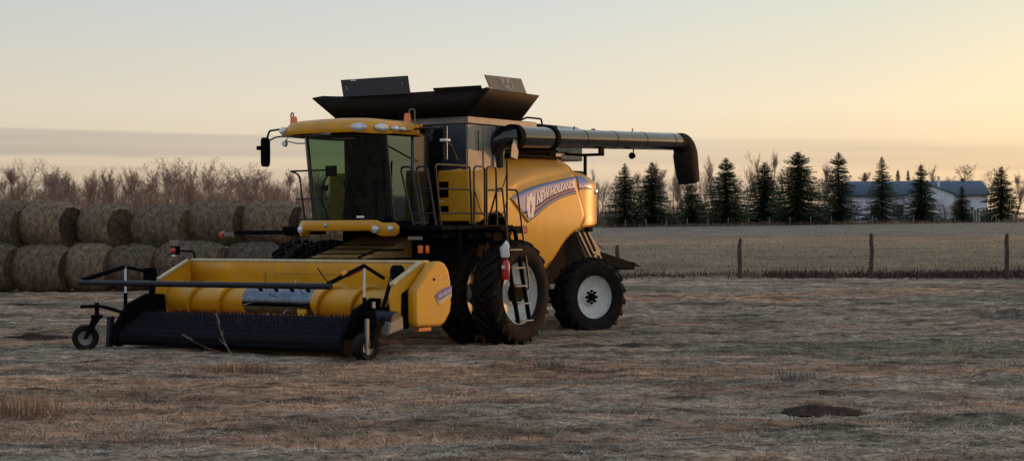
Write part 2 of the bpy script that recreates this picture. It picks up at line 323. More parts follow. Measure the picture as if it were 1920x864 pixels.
def ground_mat():
    m = bpy.data.materials.new('mown_hay_field'); m.use_nodes = True; n = m.node_tree; lk = n.links.new; p = n.nodes['Principled BSDF']
    p.inputs['Roughness'].default_value = 0.95; p.inputs['Specular IOR Level'].default_value = 0.1
    t = n.nodes.new('ShaderNodeTexCoord')
    def noise(sc, det, stretch=(1, 1, 1), rough=0.6, loc=(0, 0, 0)):
        mp = n.nodes.new('ShaderNodeMapping'); mp.inputs['Scale'].default_value = stretch; mp.inputs['Location'].default_value = loc; lk(t.outputs['Object'], mp.inputs[0])
        a = n.nodes.new('ShaderNodeTexNoise'); a.inputs['Scale'].default_value = sc; a.inputs['Detail'].default_value = det; a.inputs['Roughness'].default_value = rough; lk(mp.outputs[0], a.inputs[0]); return a.outputs[0]
    def ramp(src, stops):
        c = n.nodes.new('ShaderNodeValToRGB'); e = c.color_ramp.elements
        e[0].position, e[0].color = stops[0][0], (*stops[0][1], 1); e[1].position, e[1].color = stops[-1][0], (*stops[-1][1], 1)
        for q, cc in stops[1:-1]: x = e.new(q); x.color = (*cc, 1)
        lk(src, c.inputs[0]); return c.outputs[0]
    def mix(f, a, b, bt='MIX', fac=None):
        x = n.nodes.new('ShaderNodeMix'); x.data_type = 'RGBA'; x.blend_type = bt
        if fac is None: lk(f, x.inputs[0])
        else: x.inputs[0].default_value = fac
        lk(a, x.inputs[6]); lk(b, x.inputs[7]); return x.outputs[2]
    straw = ramp(noise(16, 8, (0.6, 1.5, 1), 0.75), ((0.30, (0.045, 0.035, 0.029)), (0.45, (0.18, 0.139, 0.106)), (0.58, (0.345, 0.27, 0.205)), (0.76, (0.57, 0.465, 0.355))))
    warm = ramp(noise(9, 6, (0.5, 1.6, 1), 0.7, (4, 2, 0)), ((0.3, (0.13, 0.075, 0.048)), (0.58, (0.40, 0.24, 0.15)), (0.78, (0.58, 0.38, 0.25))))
    green = ramp(noise(20, 6, (1, 1, 1), 0.7), ((0.3, (0.045, 0.048, 0.030)), (0.6, (0.125, 0.125, 0.080)), (0.8, (0.26, 0.235, 0.17))))
    dirt = ramp(noise(14, 5), ((0.3, (0.022, 0.014, 0.011)), (0.7, (0.06, 0.042, 0.033))))
    fw_ = ramp(noise(0.22, 5, (0.6, 2.8, 1), 0.6, (2, 7, 0)), ((0.47, (0, 0, 0)), (0.58, (0.9, 0.9, 0.9))))
    fg = ramp(noise(0.16, 5, (0.5, 2.6, 1), 0.6, (9.3, 1.2, 0)), ((0.50, (0, 0, 0)), (0.62, (0.95, 0.95, 0.95))))
    fd = ramp(noise(0.9, 6, (0.40, 2.6, 1), 0.6, (1, 3, 0)), ((0.56, (0, 0, 0)), (0.68, (0.85, 0.85, 0.85))))
    def attr(nm):
        a = n.nodes.new('ShaderNodeAttribute'); a.attribute_name = nm; k = n.nodes.new('ShaderNodeMath'); k.operation = 'MULTIPLY'; k.inputs[1].default_value = 0.9; lk(a.outputs['Fac'], k.inputs[0]); return k.outputs[0]
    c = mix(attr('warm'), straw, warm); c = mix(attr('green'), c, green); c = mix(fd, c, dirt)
    # strips of pasture beyond the fence
    far = n.nodes.new('ShaderNodeSeparateXYZ'); lk(t.outputs['Object'], far.inputs[0])
    fr = n.nodes.new('ShaderNodeMath'); fr.operation = 'MULTIPLY_ADD'; nz = noise(0.05, 4, (0.4, 1.5, 1)); lk(nz, fr.inputs[0]); fr.inputs[1].default_value = 46.0; lk(far.outputs['Y'], fr.inputs[2])
    mr_ = n.nodes.new('ShaderNodeMapRange'); mr_.inputs[1].default_value = 70.0; mr_.inputs[2].default_value = 245.0; lk(fr.outputs[0], mr_.inputs[0])
    past = ramp(mr_.outputs[0], ((0.0, (0.32, 0.21, 0.14)), (0.06, (0.215, 0.165, 0.105)), (0.22, (0.245, 0.185, 0.12)), (0.36, (0.33, 0.215, 0.135)), (0.5, (0.24, 0.19, 0.145)), (1.0, (0.23, 0.195, 0.165))))
    pt = ramp(noise(0.45, 8, (0.5, 1.2, 1), 0.8, (3, 3, 0)), ((0.36, (0.40, 0.42, 0.40)), (0.64, (1.45, 1.40, 1.35))))
    past = mix(None, past, pt, 'MULTIPLY', 1.0)
    fm = n.nodes.new('ShaderNodeMapRange'); fm.inputs[1].default_value = 51.0; fm.inputs[2].default_value = 54.0; lk(far.outputs['Y'], fm.inputs[0])
    clump = ramp(noise(3.6, 8, (0.7, 1.3, 1), 0.78, (5, 1, 0)), ((0.34, (0.32, 0.295, 0.28)), (0.45, (1.10, 1.05, 1.0)), (0.55, (1.75, 1.64, 1.53)), (0.68, (2.5, 2.3, 2.15))))
    c = mix(None, c, clump, 'MULTIPLY', 1.0)
    c = mix(None, c, ramp(noise(0.75, 5, (0.55, 1.7, 1), 0.65, (7, 4, 0)), ((0.36, (0.42, 0.40, 0.39)), (0.52, (1.0, 1.0, 1.0)), (0.68, (1.35, 1.30, 1.25)))), 'MULTIPLY', 1.0)
    c = mix(fm.outputs[0], c, past)
    lk(c, p.inputs['Base Color'])
    b = n.nodes.new('ShaderNodeBump'); b.inputs['Strength'].default_value = 0.8; b.inputs['Distance'].default_value = 0.05
    lk(noise(22, 8, (0.7, 1.4, 1), 0.8), b.inputs['Height']); lk(b.outputs[0], p.inputs['Normal'])
    return m
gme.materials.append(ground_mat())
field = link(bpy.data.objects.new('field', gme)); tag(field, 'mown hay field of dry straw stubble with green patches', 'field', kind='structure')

# ------------------------------------------------------------------ combine harvester (local: x = its left, y = rearward, z up)
CH = empty('combine_harvester', (-2.1404, 31.145, 0), R(-33.81))
tag(CH, 'large yellow combine harvester with black unloading tube and pickup header', 'combine harvester')

# ---- chassis, axle, dark inner body
b = MB(); b.box(-1.05, 1.05, -0.55, 4.3, 0.95, 2.15); b.box(-1.45, 1.45, 0.15, 3.6, 1.9, 3.1)
b.build('chassis', 'black', CH, 0.03)
MB().tube([(-2.75, 0, 0.93), (2.75, 0, 0.93)], 0.16, 16).build('front_axle', 'black', CH)
b = MB(); b.box(-1.75, 1.75, 3.72, 3.98, 0.55, 0.85); b.tube([(-0.3, 3.85, 0.8), (-0.3, 3.85, 1.2)], 0.15, 10); b.tube([(0.3, 3.85, 0.8), (0.3, 3.85, 1.2)], 0.15, 10)
b.build('rear_axle', 'black', CH, 0.02)

# ---- side panels (left and right), rear hood
zt = sm([-0.12, 0.0, 0.4, 0.84, 1.4, 2.0, 2.7, 3.55], [3.24, 3.26, 3.36, 3.45, 3.53, 3.58, 3.62, 3.62])
zb = sm([-0.12, 1.0, 1.25, 1.6, 2.2, 2.45, 2.58, 2.83, 3.09, 3.47, 3.79, 4.0], [2.22, 2.2, 1.75, 1.35, 1.22, 1.24, 1.35, 1.58, 1.83, 2.05, 2.12, 2.15])
DT = sm([1.15, 1.45, 2.1, 2.75, 3.5, 4.2], [2.72, 2.83, 2.985, 3.085, 3.19, 3.24])    # decal top edge z(y)
DB = sm([1.15, 1.70, 1.95, 2.42, 3.1, 3.58, 4.2], [2.15, 2.28, 2.37, 2.59, 2.79, 2.86, 2.93])    # decal lower edge
seam = sm([2.1, 2.3, 2.63, 3.03, 3.28, 3.63], [3.74, 3.89, 3.79, 3.58, 3.52, 3.27])    # y of the seam for a height
def PX(y, z):
    """outward bulge of the side panel"""
    top = zt(min(y, 3.5)); x = 1.80
    dt = DT(y) if y > 1.15 else DT(1.15)+(1.15-y)*-0.1
    # roll in towards the top edge
    t = max(0, (z-(dt+0.02))/max(0.2, (top-dt))); x -= 0.44*t**1.7
    # shallow scoop just above the decal
    if y > 0.9: x -= 0.055*math.exp(-((z-dt-0.09)/0.09)**2)*min(1, (y-0.9)/0.5)
    # tuck in below
    q = max(0, (2.25-z)); x -= 0.10*q**1.5
    # round in at the very front and towards the rear corner
    if y < 0.15: x -= 0.10*((0.15-y)/0.27)**2
    if y > 3.9: x -= 0.26*((y-3.9)/0.95)**2.2
    return x
def side_panel(s):
    rows = []; N = 44
    for i in range(N+1):
        u = i/N; row = []
        for j in range(33):
            t = j/32
            # rear limit follows the seam
            y0 = -0.12; zz = None
            yy = y0+u*(3.55-y0)
            z = zb(yy)+(zt(yy)-zb(yy))*t
            y = y0+u*(seam(max(2.1, min(3.63, z)))-0.015-y0)
            z = zb(min(y, 3.79))+(zt(min(y, 3.5))-zb(min(y, 3.79)))*t
            row.append((s*PX(y, z), y, z))
        rows.append(row)
    return MB().loft(rows).build('side_panel', 'yellow', CH, 0, 50, solid=0.03)
pan = side_panel(1); pan2 = side_panel(-1)
def hood(s):
    zr = sm([3.45, 3.7, 4.0, 4.25, 4.5, 4.7, 4.86], [3.30, 3.30, 3.27, 3.18, 3.10, 3.02, 2.80]); zl = sm([3.45, 3.9, 4.2, 4.57, 4.8, 4.86], [2.13, 2.14, 2.16, 2.22, 2.36, 2.6])
    rows = []
    for i in range(31):
        u = i/30; row = []
        for j in range(25):
            t = j/24
            yy = 3.5+u*(4.86-3.5); z = zl(yy)+(zr(yy)-zl(yy))*t; ys = seam(max(2.1, min(3.63, z)))+0.015
            y = ys+u*(4.86-ys); z = zl(y)+(zr(y)-zl(y))*t
            x = PX(y, min(z, 3.2))-0.02; tt = max(0, (z-2.98)/0.32); x -= 0.12*tt**2
            row.append((s*x, y, z))
        rows.append(row)
    # wrap round the rear corner towards the back
    last = rows[-1]
    for a in range(1, 9):
        th = a/8*math.pi/2
        rows.append([(p[0]-s*0.22*(1-math.cos(th))*1.6, p[1]+0.12*math.sin(th), p[2]) for p in last])
    fin = rows[-1]
    rows.append([(s*0.2, p[1]+0.03, p[2]) for p in fin])
    return MB().loft(rows).build('rear_hood', 'yellow', CH, 0, 60, solid=0.025)
hd = hood(1); hood(-1)
# narrow upper corner strip behind the seam
for s in (1, -1):
    rows = []
    for i in range(7):
        u = i/6
        rows.append([(s*(PX(3.5, 3.25+0.38*t)-0.02-0.10*u*u), seam(3.25+0.38*t)+0.02+0.17*u*(1.15-0.35*t), 3.27+0.35*t) for t in [k/10 for k in range(11)]])
    MB().loft(rows).build('corner_strip', 'yellow', CH, 0, 60, solid=0.02)
# yellow front service panel with two dark grips
fp = MB().box(0.98, 1.71, -0.155, -0.05, 2.26, 3.235).build('front_service_panel', 'yellow', CH, 0.03)
for z0, z1 in ((2.72, 3.02), (2.42, 2.56)):
    MB().box(1.02, 1.24, -0.175, -0.15, z0, z1).build('grip_recess', 'black', fp, 0.03)
MB().box(1.06, 1.10, -0.165, -0.15, 2.62, 2.66).build('small_sticker', 'white', fp)
MB().box(-1.71, -0.98, -0.155, -0.05, 2.26, 3.235).build('front_service_panel', 'yellow', CH, 0.03)
# lower yellow fender strip under the service panel
MB().box(1.72, 1.80, -0.10, 0.9, 2.06, 2.2).build('lower_fender', 'black', CH, 0.02)

# ---- decals on the side panel
def patch(y0, y1, f0, f1, off, ny=40, nz=8, left=None):
    rows = []
    for i in range(ny+1):
        y = y0+(y1-y0)*i/ny
        row = []
        for j in range(nz+1):
            t = j/nz; lo, hi = f0(y), f1(y)
            z = lo+(hi-lo)*t; row.append((PX(y, z)+off, y, z))
        rows.append(row)
    return MB().loft(rows)
band = lambda a: (lambda y: DB(y)+(DT(y)-DB(y))*a)
def leftcut(y):   # diagonal front end of the decal, falling to the rear
    return interp(y, [1.15, 1.72], [2.72, 2.27])
lo = lambda a: (lambda y: max(band(a)(y), leftcut(y)) if y < 1.75 else band(a)(y))
hi = lambda a: (lambda y: max(band(a)(y), leftcut(y)+0.001))
ys1 = 3.50
patch(1.15, ys1, lo(0.26), hi(1.0), 0.012).build('decal_band', 'blue', pan, solid=0.004)
patch(1.40, ys1, lo(0.165), hi(0.26), 0.012, nz=2).build('decal_orange_stripe', 'orange', pan, solid=0.004)
patch(1.62, ys1+0.04, lo(0.085), hi(0.165), 0.012, nz=2).build('decal_blue_stripe', 'blue2', pan, solid=0.004)
patch(1.66, ys1+0.05, lo(-0.06), hi(0.085), 0.010, nz=2).build('decal_grey_stripe', 'decalgrey', pan, solid=0.004)
# raised pale lip along the diagonal end
MB().tube([(PX(y, leftcut(y))+0.01, y, leftcut(y)-0.012) for y in np.linspace(1.13, 1.74, 10)], 0.022, 8).build('decal_lip', 'yellow', pan)

def text_mesh(txt, size, bold=0.02, xs=0.8):
    cu = bpy.data.curves.new('lettering', 'FONT'); cu.body = txt; cu.size = size; cu.offset = bold; cu.resolution_u = 3
    o = bpy.data.objects.new('lettering', cu); col.objects.link(o)
    dg = bpy.context.evaluated_depsgraph_get(); me = bpy.data.meshes.new_from_object(o.evaluated_get(dg))
    bpy.data.objects.remove(o); bm = bmesh.new(); bm.from_mesh(me)
    for _ in range(2): bmesh.ops.subdivide_edges(bm, edges=[e for e in bm.edges if e.calc_length() > size*0.15], cuts=1)
    bmesh.ops.triangulate(bm, faces=bm.faces[:])
    for v in bm.verts: v.co.x *= xs
    bm.to_mesh(me); bm.free(); return me
def put_text(name, txt, size, fn, parent, m, bold=0.02, xs=0.8):
    me = text_mesh(txt, size, bold, xs)
    w = max(v.co.x for v in me.vertices); h = max(v.co.y for v in me.vertices)
    for v in me.vertices: v.co = Vector(fn(v.co.x/w, v.co.y/h))
    me.materials.clear(); me.materials.append(M[m]); o = bpy.data.objects.new(name, me); o.parent = parent; return link(o)
def brand(u, v):
    y = 2.02+u*1.40; a = 0.33+0.03*u+v*(0.44-0.06*u)
    z = band(a)(y+0.02*v); y2 = y+0.03*(v-0.5); return (PX(y2, z)+0.019, y2, z)
put_text('brand_lettering', 'NEW HOLLAND', 1, brand, pan, 'decalwhite', 0.034)
# leaf emblem of pale petals
lc = (1.80, 2.61)
for k, (dy, dz, ang, ln, wd) in enumerate(((0, 0.13, 90, 0.17, 0.085), (-0.085, 0.06, 112, 0.22, 0.08), (0.085, 0.06, 68, 0.22, 0.08), (-0.095, -0.08, 118, 0.22, 0.075), (0.095, -0.08, 62, 0.22, 0.075), (-0.06, -0.2, 112, 0.16, 0.06), (0.06, -0.2, 68, 0.16, 0.06))):
    vs = []
    for i in range(14):
        t = 2*math.pi*i/14; a = math.cos(t)*ln*0.5; c = math.sin(t)*wd*0.82*(1-0.25*math.cos(t))
        an = R(ang); y = lc[0]+dy+(a*math.cos(an)-c*math.sin(an))*0.95; z = lc[1]+dz+(a*math.sin(an)+c*math.cos(an))
        vs.append((PX(y, z)+0.019, y, z))
    vs.append((PX(lc[0]+dy, lc[1]+dz)+0.020, lc[0]+dy, lc[1]+dz))
    MB().add(vs, [(14, i, (i+1) % 14) for i in range(14)]).build('emblem_petal', 'decalwhite', pan)
def hx(y, z): return PX(y, min(z, 3.2))-0.02-0.12*max(0, (z-2.98)/0.32)**2
def hpatch(y0, y1, a0, a1, off, name, m):
    rows = []
    for i in range(21):
        y = y0+(y1-y0)*i/20; zr = interp(y, [3.5, 3.95, 4.15, 4.25], [3.235, 3.20, 3.10, 2.98]); zl = 2.87+0.09*(y-3.58)
        rows.append([(hx(y, z)+off, y, z) for z in [zl+(max(zr, zl+0.01)-zl)*(a0+(a1-a0)*j/8) for j in range(9)]])
    MB().loft(rows).build(name, m, hd, solid=0.003)
hpatch(3.66, 4.25, 0.16, 1.0, 0.012, 'decal_band', 'blue'); hpatch(3.68, 4.22, 0.06, 0.13, 0.012, 'decal_orange_stripe', 'orange')
def modelno(u, v):
    y = 3.78+u*0.32; z = 2.96+0.03*u+0.085*v; y2 = y+0.03*v; return (hx(y2, z)+0.018, y2, z)
put_text('model_lettering', 'CR', 1, lambda u, v: modelno(u*0.45, v), hd, 'decalwhite', 0.02)
# pale disc added for the low-sun glint on the rear hood shoulder
MB().lathe([(0.0, 0.035), (0.05, 0.03), (0.075, 0.0), (0.085, -0.04)], 20, 'x', (PX(4.5, 2.9)-0.02, 4.50, 2.90)).build('hood_glint_disc', 'lens', CH)

# ---- grain tank
b = MB(); b.prism([(-1.5, 0.1), (1.5, 0.1), (1.5, 1.03), (1.02, 1.12), (1.02, 2.5), (-1.5, 2.5)], 'z', 3.2, 4.12)
gt = b.build('grain_tank', 'grey', CH, 0.02)
MB().box(-1.49, 1.49, 0.07, 0.096, 3.22, 4.115).build('tank_front_face', 'slate', gt, 0.008)  # front face of the tank, coloured darker than its sides
MB().box(-1.52, 1.52, 0.08, 2.5, 4.125, 4.27).build('tank_ledge', 'grey', gt, 0.015)
MB().box(1.503, 1.513, 0.62, 0.66, 3.3, 4.1).build('tank_rib', 'grey', gt, 0.01)
MB().tube([(1.53, 0.42, 3.62), (1.53, 0.42, 4.0)], 0.012, 8).build('tank_rod', 'rail', gt)
MB().box(1.5, 1.53, 0.95, 1.03, 3.28, 4.1).build('tank_edge_flange', 'grey', gt, 0.01)
b = MB(); b.box(-1.3, 1.3, 2.5, 3.6, 3.0, 3.95); b.build('engine_block_cover', 'black', CH, 0.04)
# tank extensions: four leaning flaps with rubber corners
Z0, Z1 = 4.27, 4.75
bo = [(-1.52, -0.02), (1.5, -0.02), (1.5, 1.9), (-1.52, 1.9)]; to = [(-2.02, -0.28), (2.08, -0.10), (1.98, 1.86), (-1.95, 1.95)]
names = ['front_extension_flap', 'left_extension_flap', 'rear_extension_flap', 'right_extension_flap']
for k in range(4):
    a0, a1 = bo[k], bo[(k+1) % 4]; t0, t1 = to[k], to[(k+1) % 4]; rows = []
    for i in range(2):
        rows.append([((a0 if i == 0 else t0)[0]*(1-u)+(a1 if i == 0 else t1)[0]*u, (a0 if i == 0 else t0)[1]*(1-u)+(a1 if i == 0 else t1)[1]*u,
                      (Z0 if i == 0 else Z1+(0.035*math.exp(-((u-0.07)/0.06)**2) if k in (0, 3) else 0))) for u in [q/16 for q in range(17)]])
    MB().loft(rows).build(names[k], 'ext', CH, solid=0.02)
# inside floor so that no sky shows through the tank
MB().box(-1.48, 1.48, 0.02, 1.88, 4.26, 4.285).build('tank_cover', 'ext', gt)
# upright cover plates standing on the flaps
pl = MB().hexa([(-1.20, -0.32, 4.73), (0.40, -0.24, 4.72), (0.40, -0.22, 4.72), (-1.20, -0.30, 4.73), (-1.20, -0.40, 5.06), (0.40, -0.32, 5.06), (0.40, -0.30, 5.06), (-1.20, -0.38, 5.06)]).build('front_cover_plate', 'extplate', CH, 0.006)
def fpt(u, v, o=0.006): return (-1.20+1.6*u, -0.32-0.08*v+0.08*u-o-0.004, 4.73+0.33*v)
for u0, u1, v0, v1 in ((0.15, 0.24, 0.89, 0.97), (0.07, 0.085, 0.4, 0.46), (0.07, 0.085, 0.55, 0.61), (0.9, 0.915, 0.55, 0.6)):
    MB().add([fpt(u0, v0), fpt(u1, v0), fpt(u1, v1), fpt(u0, v1)], [(0, 1, 2, 3)]).build('plate_mark', 'white', pl)
# left plate with shield
lp0, lp1, lp2, lp3 = Vector((1.97, 0.22, 4.73)), Vector((1.97, 1.46, 4.74)), Vector((1.92, 1.33, 5.04)), Vector((1.92, 0.08, 5.02))
lp = MB().hexa([lp0, lp1, lp1+Vector((-0.02, 0, 0)), lp0+Vector((-0.02, 0, 0)), lp3, lp2, lp2+Vector((-0.02, 0, 0)), lp3+Vector((-0.02, 0, 0))]).build('left_cover_plate', 'extplate', CH, 0.006)
def lpt(u, v): p = (lp0*(1-u)+lp1*u)*(1-v)+(lp3*(1-u)+lp2*u)*v; return (p.x+0.008, p.y, p.z)
outer = [(0.34, 0.92), (0.66, 0.92), (0.67, 0.5), (0.62, 0.28), (0.5, 0.12), (0.38, 0.28), (0.33, 0.5)]
inner = [((u-0.5)*0.84+0.5, (v-0.52)*0.84+0.52) for u, v in outer]
vs = [lpt(*p) for p in outer]+[lpt(*p) for p in inner]
MB().add(vs, [(i, (i+1) % 7, 7+(i+1) % 7, 7+i) for i in range(7)]).build('shield_outline', 'emblem', lp)
for q in ([(0.38, 0.84), (0.47, 0.84), (0.47, 0.58), (0.40, 0.55)], [(0.53, 0.84), (0.62, 0.84), (0.60, 0.55), (0.53, 0.58)], [(0.485, 0.82), (0.515, 0.82), (0.51, 0.48), (0.49, 0.48)], [(0.41, 0.44), (0.59, 0.44), (0.55, 0.30), (0.5, 0.24), (0.45, 0.30)]):
    MB().add([lpt(*p) for p in q], [tuple(range(len(q)))]).build('shield_figure', 'emblem', lp)
MB().hexa([(0.95, -0.20, 4.73), (2.0, -0.14, 4.73), (2.0, -0.12, 4.73), (0.95, -0.18, 4.73), (0.93, -0.23, 4.80), (2.0, -0.17, 4.80), (2.0, -0.15, 4.80), (0.93, -0.21, 4.80)]).build('front_corner_strip', 'ext', CH)
MB().tube([(1.93, -0.06, 4.70), (2.0, 0.02, 4.77), (2.02, 0.2, 4.76)], 0.016, 8).build('flap_hinge_rod', 'cream', CH)

# ---- unloading tube
ua = lambda y: (1.72, y, 3.905+0.030*(y-1.2))
el0 = MB(); el0.tube([(1.30, 1.18, 3.35), (1.34, 1.14, 3.6), (1.45, 1.1, 3.8), (1.6, 1.14, 3.9), (1.72, 1.32, 3.9)], [0.26, 0.26, 0.25, 0.24, 0.23], 24)
elb = el0.build('tube_elbow', 'black_gloss', CH, ang=60)
b = MB(); b.tube([ua(1.25), ua(1.42)], 0.255, 32); b.build('tube_collar', 'black', elb)
MB().prism([(0.98, 3.5), (1.22, 3.46), (1.26, 3.62), (1.2, 3.72), (1.24, 3.82), (1.1, 3.86), (1.02, 3.72)], 'x', 1.88, 1.90).build('elbow_bracket', 'grey', elb, 0.01)
tb = MB().tube([ua(1.4), ua(2.62)], 0.215, 36).build('tube_inner_section', 'black_gloss', CH)
MB().tube([ua(2.60), ua(2.72)], 0.245, 36).build('tube_flange', 'black', tb)
tb2 = MB().tube([ua(2.7), ua(8.15)], 0.197, 36).build('unloading_tube', 'black_gloss', CH)
for y in (3.85, 5.1, 6.4, 7.75):
    MB().tube([ua(y), ua(y+0.025)], 0.2, 36).build('tube_band', 'black', tb2)
for y in (3.6, 6.05):
    c = ua(y); MB().tube([(c[0], c[1], c[2]+0.19), (c[0], c[1]+0.02, c[2]+0.26)], 0.012, 6).build('tube_peg', 'black', tb2)
c = ua(4.55); MB().lathe([(0, 0.045), (0.05, 0.035), (0.06, 0)], 14, 'z', (c[0]-0.1, c[1], c[2]+0.19)).build('tube_cap', 'black', tb2)
c = ua(6.1); b = MB(); b.tube([(c[0], c[1], c[2]-0.19), (c[0], c[1], c[2]-0.3), (c[0]+0.02, c[1]-0.03, c[2]-0.33)], 0.014, 6); b.lathe([(0, 0.07), (0.06, 0.06), (0.075, -0.02), (0.03, -0.08), (0, -0.08)], 14, 'y', (c[0]+0.02, c[1]-0.1, c[2]-0.34)); b.build('tube_work_lamp', 'black', tb2)
# spout
e = ua(8.1); pth = [e, (e[0], e[1]+0.10, e[2])]+[(e[0]+0.03*math.sin(a), e[1]+0.10+0.30*math.sin(a), e[2]-0.30*(1-math.cos(a))) for a in [math.pi/2*k/7 for k in range(1, 8)]]+[(e[0]+0.05, e[1]+0.43, e[2]-0.6), (e[0]+0.07, e[1]+0.50, e[2]-0.93)]; NP = len(pth)-1
rows = []
for i, p in enumerate(pth):
    p = Vector(p); d = (Vector(pth[min(i+1, NP)])-Vector(pth[max(i-1, 0)])).normalized(); u = Vector((1, 0, 0)); w = d.cross(u).normalized()
    sx = interp(i, [0, 2, 8, 10], [0.2, 0.21, 0.25, 0.23]); sw = interp(i, [0, 1, 4, 8, 9, 10], [0.2, 0.205, 0.26, 0.335, 0.33, 0.27])
    rows.append([p+u*(sx*(abs(math.cos(t))**0.8*math.copysign(1, math.cos(t))))+w*(sw*(abs(math.sin(t))**0.8*math.copysign(1, math.sin(t)))) for t in [2*math.pi*k/28 for k in range(28)]])
MB().loft(rows, True, True).build('spout', M['rubber'], CH, ang=50)
# cradle post carrying the tube
b = MB(); b.box(1.33, 1.38, 4.62, 4.68, 3.1, 3.72); b.box(1.33, 1.8, 4.62, 4.67, 3.66, 3.72); b.box(1.74, 1.79, 4.55, 4.72, 3.66, 3.86); b.box(1.3, 1.4, 3.9, 4.66, 3.66, 3.71)
b.build('tube_cradle', 'black', CH)
b = MB(); b.box(1.15, 1.6, 1.5, 3.3, 3.55, 3.60); b.box(1.35, 1.45, 2.1, 2.2, 3.55, 3.75); b.box(1.35, 1.45, 3.1, 3.2, 3.55, 3.85); b.tube([(1.5, 1.5, 3.66), (1.5, 2.4, 3.68), (1.45, 3.4, 3.72)], 0.02, 6); b.tube([(1.6, 1.5, 3.62), (1.62, 3.5, 3.69)], 0.015, 6)
b.build('tube_bed', 'black', CH)
# engine hood, air intake and its rail
eh = MB(); eh.prism([(-0.7, 3.6), (0.75, 3.6), (0.75, 4.28), (0.62, 4.36), (-0.6, 4.36), (-0.7, 4.28)], 'y', 3.85, 5.55)
eh.build('engine_hood', 'grey', CH, 0.03)
b = MB(); b.tube(roundpath([(0.95, 2.6, 4.3), (0.95, 3.0, 4.42), (0.95, 3.55, 4.42), (0.95, 3.6, 4.25)], 0.05), 0.02, 8); b.box(0.9, 1.0, 3.4, 4.1, 4.2, 4.3)
b.build('engine_deck_rail', 'black', CH)
MB().box(-1.25, 1.3, 3.5, 4.75, 2.2, 3.35).build('rear_body', 'black', CH, 0.05)

# ---- straw chopper and spreader at the rear
ch = MB(); ch.prism([(4.52, 2.10), (5.0, 2.2), (5.58, 1.70), (5.74, 1.42), (5.6, 1.14), (5.3, 1.1), (5.08, 1.40)], 'x', -1.05, 1.15)
cho = ch.build('straw_chopper', 'tan', CH, 0.03)
for o_ in (0.0, 0.22, 0.44):
    MB().hexa([(1.145, 4.60+o_*0.8, 2.05+o_*0.14), (1.145, 4.645+o_*0.8, 2.06+o_*0.14), (1.145, 5.20+o_*0.5, 1.46+o_*0.42), (1.145, 5.155+o_*0.5, 1.43+o_*0.42), (1.165, 4.60+o_*0.8, 2.05+o_*0.14), (1.165, 4.645+o_*0.8, 2.06+o_*0.14), (1.165, 5.20+o_*0.5, 1.46+o_*0.42), (1.165, 5.155+o_*0.5, 1.43+o_*0.42)]).build('chopper_rib', 'black', cho)
MB().lathe([(0.20, 1.15), (0.20, 1.18), (0.16, 1.18), (0.16, 1.15)], 24, 'x', (0, 5.45, 1.38)).build('chopper_bearing', 'tan', cho)
sp = MB(); sp.hexa([(-1.1, 5.6, 1.30), (1.15, 5.6, 1.30), (1.3, 6.9, 1.18), (-1.25, 6.9, 1.18), (-1.1, 5.6, 1.62), (1.15, 5.6, 1.62), (1.3, 6.9, 1.34), (-1.25, 6.9, 1.34)])
spo = sp.build('spreader', 'black', CH, 0.02)
MB().hexa([(1.05, 6.86, 1.345), (1.32, 6.86, 1.345), (1.36, 7.15, 1.24), (1.05, 7.15, 1.24), (1.05, 6.86, 1.365), (1.32, 6.86, 1.365), (1.36, 7.15, 1.26), (1.05, 7.15, 1.26)]).build('spreader_lip', 'tan', spo)
b = MB()
for k in range(4): b.tube([(0.9, 5.2, 2.05-0.13*k), (0.85, 6.3, 1.66-0.12*k)], 0.02, 6)
b.build('rear_guard_rods', 'tan', CH)
b = MB(); b.box(0.75, 1.25, 4.95, 5.15, 2.05, 2.2); b.box(0.95, 1.3, 5.05, 5.28, 2.18, 2.42); b.tube([(1.1, 5.1, 2.1), (1.1, 5.12, 1.85)], 0.05, 8); rl = b.build('rear_lamp_bracket', 'black', CH, 0.04)
MB().box(0.98, 1.27, 5.275, 5.31, 2.22, 2.38).build('rear_lamp', 'redlens', rl, 0.02)
b = MB(); b.tube([(1.35, 2.75, 1.5), (1.4, 2.8, 1.1)], 0.03, 8); b.tube([(1.3, 2.95, 1.9), (1.36, 3.0, 1.2)], 0.025, 8); b.box(1.5, 1.56, 2.62, 2.7, 1.2, 1.42)
b.build('hydraulic_line', 'tan', CH)

